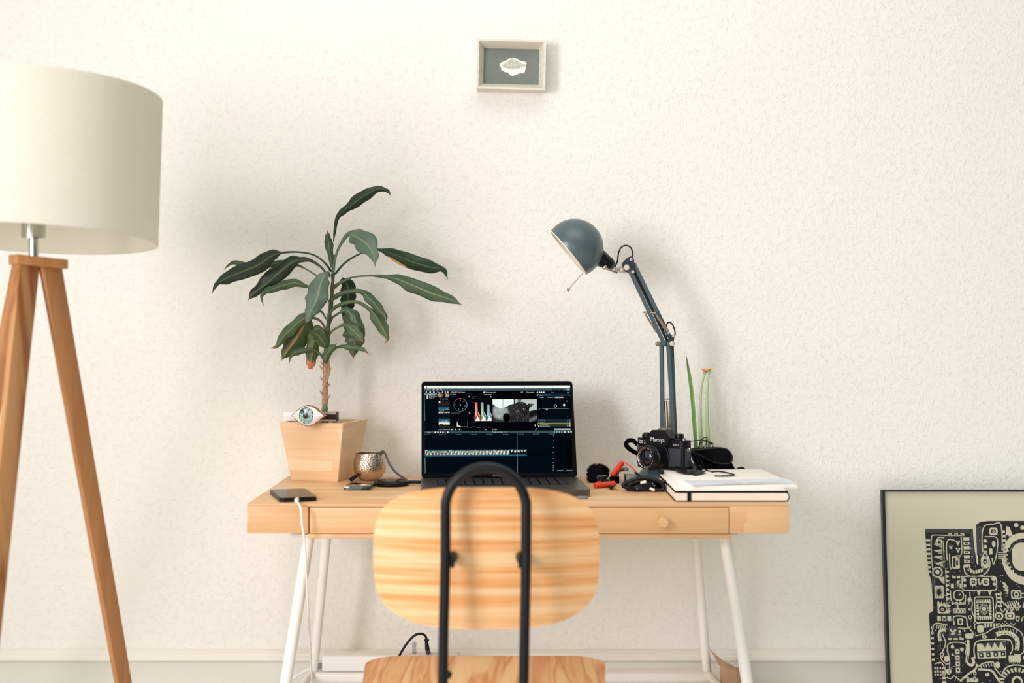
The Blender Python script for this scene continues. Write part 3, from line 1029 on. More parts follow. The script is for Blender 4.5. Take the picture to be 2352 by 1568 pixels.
# ================================================================== CHARGING PUCK AND ITS CABLES
pk = P(899, 1110, 2.985); pk.z = DZ
puck = thing('charging_puck', 'round black charging puck lying between the hammered bowl and the laptop', 'charger', pk)
b = MB()
b.lathe([(0, 0), (.033, 0), (.037, .003), (.0375, .007), (.0355, .0105), (.033, .0112), (.0325, .0104), (0, .0104)], 56, Matrix.Translation(pk))
pb = b.build('disc', 'black', puck, sharp=30)
b = MB(); b.lathe([(0, .0104), (.030, .0106), (.030, .0116), (0, .0118)], 48, Matrix.Translation(pk)); b.build('rubber_pad', 'screenblack', puck)
b = MB()
b.tube(cr([P(873, 1043, 3.06), P(878, 1038, 3.052), P(884, 1040, 3.046), P(890, 1055, 3.042), P(902, 1076, 3.035), P(916, 1090, 3.03), P(930, 1099, 3.02), P(936, 1104, 3.005)], 8), 0.0028, 10, flat=(.0036, .0020), up=(0, 1, 0))
b.build('cable', 'greycable', puck)
b = MB()
a0, a1 = P(933, 1104, 3.0), P(968, 1105, 2.985)
a0.z = a1.z = DZ + .0065
b.box((a0 + a1) / 2, (abs(a1.x - a0.x), .009, .0062), .0022, 3); b.build('connector', 'black', puck)

# ================================================================== PHONE
f0, f1 = PZ(645, 1142, DZ + .0085), PZ(729, 1140, DZ + .0085)
bk0 = PZ(622, 1118, DZ + .0085)
dirx = Vector((1, 0, 0))
ph_w, ph_l = 0.0715, 0.150
ang = R(17)
pcx = Vector(((f0.x + f1.x) / 2, f0.y, 0)) + Vector((-math.sin(ang), math.cos(ang), 0)) * (ph_l / 2)
phone = thing('smartphone', 'black smartphone plugged into a white cable on the left front of the desk', 'phone', (pcx.x, pcx.y, DZ), ang)
b = MB(); b.prism(rrect(ph_w, ph_l, .009, 8), 0.0006, .0078, None, 0); bmesh.ops.bevel(b.bm, geom=[e for e in b.bm.edges if abs(e.verts[0].co.z - e.verts[1].co.z) < 1e-6], offset=.0016, segments=3, affect='EDGES'); b.build('body', 'black', phone, local=True)
b = MB(); b.prism(rrect(ph_w - .004, ph_l - .004, .0075, 8), .0077, .0085); b.build('screen', 'screenblack', phone, local=True)
pr = root_matrix(phone)
plug0 = pr @ Vector((-.003, -ph_l / 2 - .001, .0045))
cable = thing('charging_cable', 'white charging cable hanging from the smartphone over the front edge of the desk', 'cable', (plug0.x, plug0.y, 0))
b = MB(); b.tube([plug0 + Vector((0, .003, 0)), plug0 + Vector((0, -.006, 0)), plug0 + Vector((.0005, -.016, -.001))], [.0042, .0044, .0032], 14); b.build('plug', 'whiteplastic', cable)
b = MB()
cp = [plug0 + Vector((.0003, -.012, -.0005)), P(690, 1165, 2.655), P(694, 1205, 2.65), P(699, 1240, 2.655), P(704, 1320, 2.68), P(708, 1400, 2.72), P(712, 1480, 2.80), P(716, 1550, 2.92), P(720, 1600, 3.0), P(716, 1700, 3.05)]
b.tube(cr(cp, 8), .0021, 10); b.build('cord', 'whiteplastic', cable)

# ================================================================== CLEAR CASE, THUMB DRIVE
q0, q1, q2 = PZ(790, 1127.5, DZ), PZ(852, 1127.5, DZ), PZ(786, 1108, DZ + .008)
cc = Vector(((q0.x + q1.x) / 2, (q0.y + q2.y) / 2 + .004, DZ))
case = thing('card_case', 'small clear plastic case lying on the desk in front of the hammered bowl', 'case', cc, R(-3))
w_, l_ = abs(q1.x - q0.x), 0.072
b = MB(); b.box((0, 0, .0045), (w_, l_, .008), .0012); b.build('shell', 'clear', case, local=True)
b = MB(); b.box((-.008, 0, .0035), (w_ * .62, l_ * .84, .0042), .0006); b.build('tray', 'greyplastic', case, local=True)
b = MB(); b.box((.019, 0, .0035), (w_ * .26, l_ * .84, .0036), .0006); b.build('insert', 'black', case, local=True)
b = MB(); b.box((-.004, .008, .0062), (w_ * .5, .034, .0008), .0002); b.build('paper_label', 'greyprint', case, local=True)
b = MB()
b.cyl(P(806, 1101, 3.055), P(818, 1093, 3.07), .0045, .0038, 14)
tag(b.build('cable_plug', 'rubber'), 'short black plug end lying against the foot of the hammered bowl', 'plug')
t0 = PZ(1339, 1146, DZ)
td = thing('thumb_drive', 'small flat grey thumb drive on the desk in front of the laptop corner', 'thumb drive', t0, R(4))
b = MB(); b.box((0, .004, .0028), (.020, .010, .0052), .0016, 3); b.build('body', 'greyplastic', td, local=True)
b = MB(); b.box((-.0125, .004, .0028), (.007, .0075, .0036), .0004); b.build('plug', 'steel', td, local=True)
# ================================================================== LAPTOP
hl, hr = P(965, 1098, 3.0), P(1326, 1098, 3.0)
LW = (hr - hl).length
hc = (hl + hr) / 2
lap = thing('laptop', 'open dark grey laptop showing video editing software in the middle of the desk', 'laptop', (hc.x + .0022, hc.y, DZ), R(3.6))
LD = 0.231
HB = 0.0145
b = MB()
b.prism(rrect(LW, LD, .010, 8), .002, HB, Matrix.Translation((0, -LD / 2 + .004, 0)))
bmesh.ops.bevel(b.bm, geom=[e for e in b.bm.edges if abs(e.verts[0].co.z - e.verts[1].co.z) < 1e-6], offset=.0022, segments=3, affect='EDGES')
b.build('base', 'grey', lap, local=True)
for sx in (-1, 1):
    for y in (-.02, -LD + .03):
        b = MB(); b.cyl((sx * (LW / 2 - .03), y, 0), (sx * (LW / 2 - .03), y, .003), .006, seg=16); b.build('foot', 'rubber', lap, local=True)
kb = MB()
kw, kd = LW * .80, .108
kb.box((0, -.024 - kd / 2, HB + .0001), (kw, kd, .0008), .0002)
kbo = kb.build('keyboard', 'screenblack', lap, local=True)
ky = MB()
rows, cols = 6, 14
for r_ in range(rows):
    for c_ in range(cols):
        if r_ == 5 and 3 < c_ < 8:
            continue
        w1 = kw / cols
        h1 = kd / rows
        ky.box((-kw / 2 + w1 * (c_ + .5), -.024 - h1 * (r_ + .5), HB + .0009), (w1 * .86, h1 * .84, .0012), .0004, 1)
    if r_ == 5:
        ky.box((-kw / 2 + kw / cols * 6, -.024 - kd / rows * 5.5, HB + .0009), (kw / cols * 3.8, kd / rows * .84, .0012), .0004, 1)
ky.build('keys', 'key', kbo, local=True)
b = MB(); b.prism(rrect(.13, .08, .004), HB - .0002, HB + .0003, Matrix.Translation((0, -.19, 0))); b.build('trackpad', 'grey', lap, local=True)
# lid: local frame u right, v up the lid, n towards the viewer
tiltb = R(27)
LM = Matrix.Translation((0, .002, HB - .001)) @ Matrix.Rotation(R(90) - tiltb, 4, 'X')
LH = 0.2255
b = MB(); b.prism(rrect(LW * .997, LH, .009, 8), -.0058, -.0004, LM @ Matrix.Translation((0, LH / 2, 0)))
lid = b.build('lid', 'grey', lap, local=True)
b = MB(); b.prism(rrect(LW * .992, LH - .0018, .0082, 8), -.0004, .0002, LM @ Matrix.Translation((0, LH / 2, 0)))
b.build('bezel', 'screenblack', lid, local=True)
b = MB(); b.cyl((-LW * .38, .002, HB - .001), (LW * .38, .002, HB - .001), .0042, seg=16); b.build('hinge', 'screenblack', lap, local=True)
b = MB(); b.text('MacBook Pro', .0052, LM @ Matrix.Translation((0, .0052, .0003))); b.build('lettering', plain('grey_lettering', (128, 126, 122), .5), lid, local=True)

# ---- the picture on the screen, laid out in fractions of the display
DW, DH = LW * .959, LH * .899
D0 = Vector((-DW / 2 + .0003, LH * .0515, 0))
EC = {}
emats = []
def E_(rgb):
    if rgb not in EC:
        EC[rgb] = len(emats)
        emats.append(emit('screen_%02x%02x%02x' % rgb, rgb))
    return EC[rgb]
ui = MB()
def U(x, y, z=0):
    """display coordinates from an enlarged view of the screen"""
    v = (1207.0 - y) / (1207.0 - 153.0)
    u = (x - (210 - 20 * (1 - v))) / (1752 + 70 * (1 - v))
    return LM @ Vector((D0.x + u * DW, D0.y + v * DH, .00025 + z * .00004))
def rect(x0, y0, x1, y1, c, z=1):
    ui.poly([U(x0, y1, z), U(x1, y1, z), U(x1, y0, z), U(x0, y0, z)], E_(c))
def upoly(pts, c, z=1):
    ui.poly([U(x, y, z) for x, y in pts], E_(c))
def ring(cx, cy, r0, r1, c, z=2, a0=0, a1=360, n=36):
    for i in range(n):
        a, d = R(a0 + (a1 - a0) * i / n), R(a0 + (a1 - a0) * (i + 1) / n)
        upoly([(cx + r0 * math.cos(a), cy - r0 * math.sin(a)), (cx + r1 * math.cos(a), cy - r1 * math.sin(a)),
               (cx + r1 * math.cos(d), cy - r1 * math.sin(d)), (cx + r0 * math.cos(d), cy - r0 * math.sin(d))], c, z)
def disc(cx, cy, r, c, z=2, n=16):
    upoly([(cx + r * math.cos(2 * PI * i / n), cy - r * math.sin(2 * PI * i / n)) for i in range(n)], c, z)
def label(s, x, y, h, c=(214, 224, 224), align='LEFT', z=3):
    p = U(x, y, z)
    m = LM.copy(); m.translation = p
    px = DW / 1780.0
    ui.text(s, h * px * 1.25, m, E_(c), align)
BG = (3, 12, 20); DK = (2, 5, 12); TB = (62, 84, 90); WH = (226, 232, 226); GR = (120, 140, 146); DIM = (34, 48, 56)
rect(208, 153, 1962, 1209, BG, 0)
rect(208, 153, 1962, 185, (244, 250, 240), 1)
for x in (268, 360, 430, 500, 575, 640, 700, 800, 880, 940):
    rect(x, 166, x + 48, 171, (214, 220, 210), 2)
disc(238, 168, 6, (20, 30, 36), 2)
for x, c in ((1370, (190, 196, 190)), (1412, (120, 130, 130)), (1455, (70, 80, 84)), (1500, (200, 206, 200)), (1634, (70, 80, 84)), (1748, (120, 126, 126))):
    disc(x, 173, 5, c, 2)
rect(208, 186, 1962, 216, TB, 1)
for x, c in ((233, (224, 84, 72)), (255, (240, 220, 190)), (276, (160, 206, 160))):
    disc(x, 199, 8, c, 2)
for x in (318, 364, 410):
    rect(x - 18, 189, x + 18, 210, (98, 116, 122), 2); disc(x, 199, 8, (200, 210, 210), 3)
for x in (1767, 1813, 1858):
    rect(x - 18, 194, x + 18, 216, (6, 26, 40), 2); rect(x - 9, 202, x + 9, 209, (120, 180, 196), 3)
rect(1915, 192, 1958, 216, (110, 124, 128), 2); disc(1936, 204, 9, (220, 224, 222), 3)
# side bar of the browser
rect(208, 247, 360, 270, (120, 134, 134), 1)
label('vacances', 258, 258, 16, WH)
for x in (233, 278, 322):
    disc(x, 232, 10, (150, 200, 226) if x == 233 else WH, 2)
label('Tou...', 358, 233, 17)
for x in (428, 460, 490):
    disc(x, 232, 8, WH, 2)
label('Collections i...', 262, 281, 15); label('4 oct. 22', 262, 302, 15)
for y in (281, 302):
    rect(236, y - 7, 254, y + 7, WH, 2)
# thumbnails with vertex colours
cols_layer = []
def picture(x0, y0, x1, y1, nx, ny, fn, z=2):
    vs_, fs_, cl = [], [], []
    for j in range(ny + 1):
        for i in range(nx + 1):
            vs_.append(U(x0 + (x1 - x0) * i / nx, y0 + (y1 - y0) * j / ny, z))
            cl.append(fn(i / nx, j / ny))
    for j in range(ny):
        for i in range(nx):
            q = j * (nx + 1) + i
            fs_.append((q + nx + 1, q + nx + 2, q + 1, q))
    pics.append((vs_, fs_, cl))
pics = []
def ss(a, c, x):
    t = min(1, max(0, (x - a) / (c - a)))
    return t * t * (3 - 2 * t)
def ell(u, v, cx, cy, rx, ry, ang=0.0):
    dx, dy = u - cx, v - cy
    ca, sa = math.cos(ang), math.sin(ang)
    return math.hypot((dx * ca + dy * sa) / rx, (-dx * sa + dy * ca) / ry)
def nz(u, v, s, o=0.0):
    return mnoise.noise(Vector((u * s + o, v * s, o)))
def tri(u, v, a, c, d):
    def s(p, q): return (q[0] - p[0]) * (v - p[1]) - (q[1] - p[1]) * (u - p[0])
    e = (s(a, c), s(c, d), s(d, a))
    return all(x >= 0 for x in e) or all(x <= 0 for x in e)
def catpic(u, v0):
    v = v0 * .53             # same unit in both directions
    g = 0.16 + .05 * nz(u, v, 9)
    tone = (0.92, 1.0, 0.96)
    # bright window areas at the top
    edge = .16 + .15 * ss(.0, .42, u) if u < .48 else .0
    if u < .48 and v < edge - .1 + .10 * math.sin(u * 9 + .5):
        g = 1.0
    if u > .5 and v < .285 - .04 * ss(.8, 1, u):
        g = .74
    # pale blurred animal in the left half
    if u < .45 and g < .9:
        e = ell(u, v, .17, .30, .24, .21, .5)
        g = max(g, .62 * (1 - ss(.55, 1.15, e)) + .10 * nz(u, v, 14, 3))
    if ell(u, v, .235, .02, .022, .22) < 1: g = max(.72, g * .8)
    e = ell(u, v, .31, .42, .085, .10)
    g = g * (1 - (1 - ss(.8, 1.15, e)) * .93)
    # cat: body, ears, tilted head
    e = ell(u, v, .60, .50, .20, .16, .2)
    if e < 1: g = .12 + .07 * nz(u * 3, v, 22, 5)
    if tri(u, v, (.80, .10), (.945, .115), (.80, .24)): g = .13
    if tri(u, v, (.84, .135), (.925, .13), (.835, .19)): g = .24
    if tri(u, v, (.56, .0), (.66, .0), (.60, .13)): g = .38
    e = ell(u, v, .645, .225, .185, .165, .45)
    if e < 1:
        st = .06 * math.sin((u - v * .6) * 95) * ss(.2, .6, e) - .05 * ss(.5, .8, u)
        g = .15 + .06 * nz(u, v, 26, 8) + st
        # muzzle, eyes, stripes
        m1 = ell(u, v, .56, .28, .055, .045)
        if m1 < 1: g += .22 * (1 - m1)
        for ex, ey in ((.565, .15), (.71, .235)):
            q = ell(u, v, ex, ey, .036, .027, .4)
            if q < 1: g = .34
            if q < .6: g = .05
            if 1 <= q < 1.35: g = .09
            if ell(u, v, ex - .012, ey - .008, .008, .007) < 1: g = .8
        for (ax_, ay, bx_, by) in ((.62, .12, .66, .05), (.66, .14, .70, .07), (.69, .17, .75, .12), (.50, .22, .45, .25), (.60, .2, .57, .26)):
            t = max(0, min(1, ((u - ax_) * (bx_ - ax_) + (v - ay) * (by - ay)) / ((bx_ - ax_) ** 2 + (by - ay) ** 2)))
            if math.hypot(u - ax_ - t * (bx_ - ax_), v - ay - t * (by - ay)) < .005: g = .32
    # whiskers and chest
    for k in range(5):
        t = (v - .33) / .18
        if 0 < t < 1 and abs(u - (.57 + .025 * k + (k - 2) * .05 * t)) < .0028: g = max(g, .42)
    if u > .83 and v > .27 and g < .3:
        g = .08 + .3 * (1 - ss(.0, .09, abs(v - .5 + (u - .83) * .5)))
    g = max(0, min(1, g))
    return (g * tone[0], g * tone[1], g * tone[2])
picture(1026, 322, 1558, 602, 160, 85, catpic)
picture(374, 250, 506, 296, 22, 8, lambda u, v: (.75 - .2 * v, .62 - .2 * v, .38) if (u < .38 or u > .68) and nz(u, v, 5) > -.35 else (.07, .06, .06))
picture(374, 338, 506, 412, 22, 12, lambda u, v: (lambda g: (g, g * 1.02, g * 1.04))(max(.03, .11 + .16 * nz(u, v, 6, 2))) if v > .1 else (.1, .1, .12))
disc(388, 352, 11, WH, 3)
picture(374, 474, 506, 548, 22, 12, lambda u, v: (.86, .88, .86) if v < .22 and nz(u, v, 7, 4) > -.15 else (.07 + .05 * nz(u, v, 6, 6),) * 3)
picture(374, 600, 506, 672, 22, 12, lambda u, v: (.9, .92, .86) if v < .36 - .2 * u * (u < .4) else ((.12 + .13 * nz(u, v, 8, 9)),) * 3)
rect(360, 247, 372, 690, DK, 1)
random.seed(11)
for y in (418, 558):
    rect(374, y, 506, y + 36, (40, 92, 116), 2)
    for k in range(22):
        h = 4 + 20 * random.random() ** 3
        rect(374 + 6 * k, y + 36 - h, 379 + 6 * k, y + 36, (140, 184, 196), 3)
label('27 sept. 2022', 394, 316, 14); label('4 oct. 22', 382, 463, 13); label('1 sur 6 selectionnes, ...', 364, 688, 14)
# scopes
rect(510, 220, 1025, 700, DK, 1)
label('1080p HD 25p, Stereo', 522, 234, 15); label('Rec. 709', 518, 261, 15)
label('Vectorscope', 524, 289, 11, GR); label('Histogramme RVB', 524, 488, 12, GR); label('Waveform', 784, 290, 11, GR)
for x, y in ((745, 288), (1004, 290), (746, 487)):
    disc(x, y, 9, (170, 180, 180), 2)
cols_r = [((206, 72, 62), 60, 150), ((96, 108, 130), 30, 60), ((120, 158, 184), -20, 30), ((86, 140, 156), -80, -20), ((60, 110, 112), -150, -80), ((56, 90, 92), -210, -150)]
for c, a0, a1 in cols_r:
    ring(638, 388, 76, 82, c, 2, a0, a1, 12)
disc(636, 388, 8, WH, 3)
for a in (88, 38, 175, 355, 340, 250, 300, 50):
    disc(638 + 56 * math.cos(R(a)), 388 - 56 * math.sin(R(a)), 4, (150, 164, 166), 3)
for x in range(546, 750, 34):
    rect(x, 506, x + 2, 656, DIM, 2)
upoly([(590, 656), (590, 620), (595, 585), (602, 612), (612, 634), (622, 642), (632, 646), (646, 656)], (196, 206, 196), 3)
rect(646, 652, 720, 656, (90, 104, 100), 3); rect(718, 590, 720, 656, GR, 3)
for i, x in enumerate((806, 878, 950)):
    c = ((204, 76, 64), (110, 148, 112), (86, 128, 150))[i]
    top = (356, 356, 382)[i]
    rect(x, 308, x + 68, 310, DIM, 2); rect(x, 308, x + 2, 656, DIM, 2)
    upoly([(x, 586), (x, 528), (x + 8, 500), (x + 12, top + 6), (x + 18, top), (x + 32, top), (x + 38, top + 10), (x + 40, 470), (x + 50, 488), (x + 60, 510), (x + 67, 516), (x + 67, 588)], c, 3)
    lc = ((250, 206, 196), (226, 240, 220), (220, 234, 242))[i]
    upoly([(x + 12, 520), (x + 16, top + 10), (x + 20, top + 4), (x + 22, 520)], lc, 4)
    upoly([(x + 26, 540), (x + 29, top + 8), (x + 32, top + 8), (x + 33, 540)], lc, 4)
    upoly([(x + 2, 586), (x + 12, 570), (x + 22, 560), (x + 30, 540), (x + 38, 522), (x + 46, 548), (x + 55, 552), (x + 66, 584)], (250, 246, 240), 5)
    upoly([(x + 44, 480), (x + 50, 490), (x + 62, 512), (x + 68, 522), (x + 60, 518), (x + 48, 496)], (240, 236, 232), 5)
for y, s in ((306, '120'), (357, '100'), (420, '75'), (480, '50'), (540, '25'), (602, '0'), (655, '-20')):
    label(s, 800, y, 11, GR, 'RIGHT')
for x, s in ((840, 'Rouge'), (914, 'Vert'), (986, 'Bleu')):
    label(s, x, 663, 12, GR, 'CENTER')
for x, s in ((546, '-25'), (579, '0'), (722, '100'), (757, '125')):
    label(s, x, 664, 11, GR, 'CENTER')
for x in (530, 577, 624):
    disc(x, 688, 9, (200, 210, 210), 2); disc(x + 22, 688, 3, GR, 2)
# viewer
rect(1025, 220, 1560, 700, (2, 4, 10), 1)
rect(918, 229, 934, 243, WH, 3)
label('Projet sans titre', 942, 237, 16); label('Présentation', 922, 263, 15); label('50%', 1366, 237, 14); label('Présentation', 1434, 238, 15)
label('14:59', 1018, 690, 20, WH); upoly([(934, 682), (948, 690), (934, 698)], WH, 3)
upoly([(1532, 628), (1548, 644), (1540, 646), (1544, 656), (1538, 656), (1532, 648)], WH, 3)
rect(1110, 680, 1113, 700, DIM, 3); rect(1122, 680, 1125, 700, DIM, 3)
upoly([(1537, 700), (1550, 680), (1555, 684), (1542, 703)], WH, 3)
# inspector
for x in (1567, 1594, 1618, 1644):
    disc(x, 239, 9, WH, 2)
label('00:00', 1735, 240, 12, GR); label('0:16', 1926, 241, 12)
rect(1558, 256, 1968, 286, (18, 38, 50), 1)
disc(1566, 271, 9, (150, 206, 224), 2); label('Réglage couleurs 1 •', 1578, 270, 15); disc(1862, 271, 6, GR, 2); disc(1944, 273, 5, GR, 2)
label('Couleur', 1586, 300, 14); label('Saturation', 1688, 300, 14)
rect(1774, 291, 1880, 310, (128, 140, 134), 2); label('Exposition', 1827, 300, 14, WH, 'CENTER', 4)
rect(1566, 318, 1968, 560, (2, 6, 14), 1); rect(1622, 330, 1950, 552, BG, 2)
rect(1624, 436, 1946, 442, (108, 120, 120), 3)
ring(1782, 405, 11, 18, (216, 222, 220), 4, n=20); disc(1889, 394, 14, WH, 4)
ring(1678, 450, 7, 11, WH, 4, n=16); ring(1591, 439, 6, 10, GR, 4, n=16)
disc(1922, 346, 7, GR, 4); disc(1932, 535, 5, GR, 4)
for y, s in ((578, 'Général'), (602, 'Ombres'), (652, 'Hautes lumières')):
    rect(1568, y - 11, 1970, y + 11, (24, 44, 54), 2); label(s, 1598, y, 14); disc(1582, y, 8, WH if y == 652 else GR, 3); disc(1932, y, 6, WH, 3); disc(1958, y, 6, WH, 3)
rect(1566, 614, 1972, 642, (200, 196, 110), 2); rect(1569, 618, 1969, 638, (40, 46, 22), 3); label('Tons moyens', 1598, 628, 14, (206, 206, 150), z=5); disc(1932, 628, 6, WH, 5); disc(1958, 628, 6, WH, 5)
rect(1768, 682, 1964, 700, (196, 204, 200), 2); label('Enregistrer le préréglage d’effets', 1866, 691, 11, (60, 70, 76), 'CENTER', 4)
# time line
rect(200, 706, 1986, 734, (58, 80, 84), 2)
label('Index', 236, 720, 14, WH)
for x in (330, 361, 392, 424, 482):
    disc(x, 720, 9, WH, 4)
label('Projet sans titre', 1018, 721, 15, WH); label('18:06', 1158, 721, 13, GR)
for x in (1768, 1798, 1830, 1860):
    disc(x, 723, 8, (140, 196, 206), 4)
for x in (1898, 1944, 1972):
    disc(x, 723, 9, WH, 4)
for i in range(9):
    x = 186 + 189 * i
    if i: rect(x, 740, x + 3, 755, GR, 3)
    label('00:00:%02d:00' % (2 * i + 1), x + 14, 748, 11, (130, 144, 146))
rect(200, 930, 1430, 1010, (38, 92, 112), 2)
rect(1430, 930, 1735, 1010, (2, 9, 16), 2)
clip = [(200, 487), (490, 795), (797, 1015), (1018, 1222), (1226, 1428)]
for ci, (x0, x1) in enumerate(clip):
    n = max(3, int((x1 - x0) / 40))
    def cf(u, v, ci=ci, n=n):
        k = u * n
        f = k - int(k)
        if ci == 4:
            g = .95 if v < .35 + .2 * math.sin(k * 5) and f > .35 else .06
        else:
            g = .66 + .22 * math.sin(f * 6.3 + v * 3 + ci) + .55 * nz(k, v, 2.3, ci * 3)
            if ci == 0: g *= .72 if f < .45 else 1.1
            if f < .12: g *= .4
        g = max(.04, min(.95, g))
        return (g, g * .99, g * .9)
    picture(x0, 944, x1, 990, n * 7, 9, cf, 4)
    rect(x0 + 2, 932, x0 + 36, 940, (170, 206, 210), 4)
rect(1104, 932, 1136, 940, (170, 206, 210), 5)
rect(1315, 740, 1318, 1206, (150, 170, 170), 6)
rect(198, 1020, 203, 1206, (120, 160, 160), 3); rect(206, 216, 210, 580, (100, 150, 150), 3)
for y, s in ((768, '6'), (828, '0'), (908, '-6'), (970, '-12'), (1035, '-20'), (1090, '-30'), (1126, '-40'), (1148, '-50'), (1176, '-∞')):
    label(s, 1762, y, 13, (170, 182, 182), 'RIGHT')
rect(1784, 770, 1872, 1176, DK, 3); rect(1890, 770, 1984, 1176, DK, 3)
rect(1798, 1178, 1874, 1181, (170, 186, 186), 4); rect(1908, 1178, 1986, 1181, (170, 186, 186), 4)
label('L', 1836, 1192, 12, GR, 'CENTER'); label('R', 1946, 1192, 12, GR, 'CENTER')
uo = ui.build('display', emats, lid, local=True)
# pictures inside the display: emission from a colour attribute
pm = bpy.data.materials.new('screen_pictures'); pm.use_nodes = True
nt_ = pm.node_tree; nt_.nodes.clear()
at = nt_.nodes.new('ShaderNodeAttribute'); at.attribute_name = 'picture'
em = nt_.nodes.new('ShaderNodeEmission'); oo = nt_.nodes.new('ShaderNodeOutputMaterial')
gm = nt_.nodes.new('ShaderNodeGamma'); gm.inputs['Gamma'].default_value = 1.9
nt_.links.new(at.outputs['Color'], gm.inputs[0]); nt_.links.new(gm.outputs[0], em.inputs[0]); nt_.links.new(em.outputs[0], oo.inputs[0])
for pi_, (vs_, fs_, cl) in enumerate(pics):
    mb = MB(); mb.recalc = False
    mb.add(vs_, fs_, 0, False)
    po = mb.build('viewer_picture' if pi_ == 0 else ('thumbnail' if pi_ < 5 else 'film_strip'), pm, lid, local=True)
    ca = po.data.color_attributes.new('picture', 'FLOAT_COLOR', 'POINT')
    for i, c in enumerate(cl):
        ca.data[i].color = (c[0], c[1], c[2], 1)

# ================================================================== DESK LAMP
dl = 3.105
base = P(1537, 1100, dl); base.z = DZ
dlamp = thing('desk_lamp', 'blue-grey jointed desk lamp with a dome shade standing behind the camera', 'desk lamp', base)
b = MB()
b.lathe(smooth_prof([(0, 0), (.066, 0), (.068, .003), (.0672, .009), (.062, .018), (.052, .0255), (.038, .0295), (.02, .031), (0, .031)], 4), 64, Matrix.Translation(base))
b.build('base', 'teal', dlamp, sharp=60)
def Lp(x, y, dd=0.0): return P(x, y, dl + dd)
def bar(a, c, w, t, m, name='arm_bar', up=(0, 1, 0)):
    """flat bar: w in the picture plane, t in depth"""
    q = MB()
    a, c = Vector(a), Vector(c)
    z = (c - a).normalized(); y = Vector(up); x = y.cross(z).normalized(); y = z.cross(x)
    q.box((0, 0, (c - a).length / 2), (w, t, (c - a).length), .0006, 1, 0, mat4(a, x, y, z))
    return q.build(name, m, dlamp)
mm = dl / F
b = MB(); b.cyl(base + Vector((0, 0, .029)), base + Vector((0, 0, .045)), .009, seg=20); b.box(base + Vector((0, 0, .05)), (.034, .022, .018), .003); b.build('base_bracket', 'tealdark', dlamp)
bar(Lp(1521, 1032, -.006), Lp(1518.5, 786, -.006), 8.5 * mm, .007, 'teal', 'lower_arm')
bar(Lp(1549, 1032, -.006), Lp(1534, 786, -.006), 8.5 * mm, .007, 'teal', 'lower_arm')
bar(Lp(1553, 1032, .010), Lp(1542, 786, .010), 8 * mm, .007, 'teal', 'lower_arm')
bar(Lp(1524, 1032, .010), Lp(1522, 786, .010), 6 * mm, .005, 'tealdark', 'lower_arm')
bar(Lp(1442, 612, -.016), Lp(1527, 793, -.010), 9 * mm, .007, 'teal', 'upper_arm')
bar(Lp(1455.5, 604, -.012), Lp(1540, 777, -.004), 8.5 * mm, .006, 'teal', 'upper_arm')
bar(Lp(1451, 612, .002), Lp(1534, 785, .006), 7 * mm, .005, 'tealdark', 'upper_arm')
def spring(p0, p1, r, turns, name='spring'):
    q = MB()
    p0, p1 = Vector(p0), Vector(p1)
    q.cyl(p0, p1, r * .93, seg=12)
    L = (p1 - p0).length
    x, y, z = frame_from(p1 - p0)
    n = turns * 10
    q.tube([p0 + x * (r * math.cos(2 * PI * i / 10)) + y * (r * math.sin(2 * PI * i / 10)) + z * (L * i / n) for i in range(n + 1)], r * .13, 5)
    return q.build(name, 'steel', dlamp)
spring(Lp(1506, 722, -.020), Lp(1535, 763, -.014), .0031, 26)
spring(Lp(1482.5, 722, .0), Lp(1508, 763, .002), .0021, 26)
spring(Lp(1529, 920, -.004), Lp(1533.5, 1000, -.004), .0036, 34)
spring(Lp(1538.5, 920, .004), Lp(1540, 1000, .004), .0032, 34)
def pin(p0, p1, r, m='steel', bev=.0006, name='bolt'):
    q = MB(); q.cyl(p0, p1, r, seg=18, bev=bev); return q.build(name, m, dlamp)
pin(Lp(1520, 916, -.004), Lp(1544, 916, -.004), .0016)
pin(Lp(1478, 717, -.004), Lp(1506, 719, -.020), .0024)
pin(Lp(1440, 614, -.014), Lp(1439.0, 614, -.034), .0068, 'steel', .001, 'knob')
pin(Lp(1449.5, 596, -.012), Lp(1449.5, 596, -.024), .0036)
pin(Lp(1453.5, 624, -.012), Lp(1453.5, 624, -.024), .0038)
pin(Lp(1543.5, 789, -.008), Lp(1543, 789, -.026), .0058, 'steel', .001, 'knob')
pin(Lp(1516, 789, -.004), Lp(1506, 789, -.006), .0048, 'steel', .001, 'knob')
pin(Lp(1546.5, 771.5, -.002), Lp(1546.5, 771.5, -.018), .0033)
pin(Lp(1535, 764, -.010), Lp(1535.5, 764.5, -.020), .0030)
def plate(px, d0, d1, m, name):
    q = MB()
    f_ = [Lp(x, y, d0) for x, y in px]; g_ = [Lp(x, y, d1) for x, y in px]
    n = len(px)
    q.add(f_ + g_, [tuple(range(n)), tuple(range(n, 2 * n))[::-1]] + [(i, n + i, n + (i + 1) % n, (i + 1) % n) for i in range(n)], 0, False)
    return q.build(name, m, dlamp)
plate([(1427, 606), (1440, 592), (1449, 588), (1456, 594), (1459, 626), (1451, 631), (1439, 625)], -.017, -.013, 'tealdark', 'head_plate')
plate([(1427, 606), (1440, 592), (1449, 588), (1456, 594), (1459, 626), (1451, 631), (1439, 625)], .008, .011, 'tealdark', 'head_plate')
plate([(1523, 764), (1533, 770), (1549, 768), (1548, 778), (1546, 795), (1532, 796), (1531, 786), (1536, 776)], -.008, -.004, 'tealdark', 'elbow_plate')
plate([(1509, 786), (1523, 784), (1546, 785), (1546, 796), (1512, 795)], .006, .009, 'tealdark', 'elbow_plate')
b = MB()
b.box(Lp(1430, 618, -.004), (.015, .012, .017), .003, 2, 0, None); b.box(Lp(1417, 619, -.004), (.013, .010, .009), .003)
b.build('swivel_joint', 'steel', dlamp)
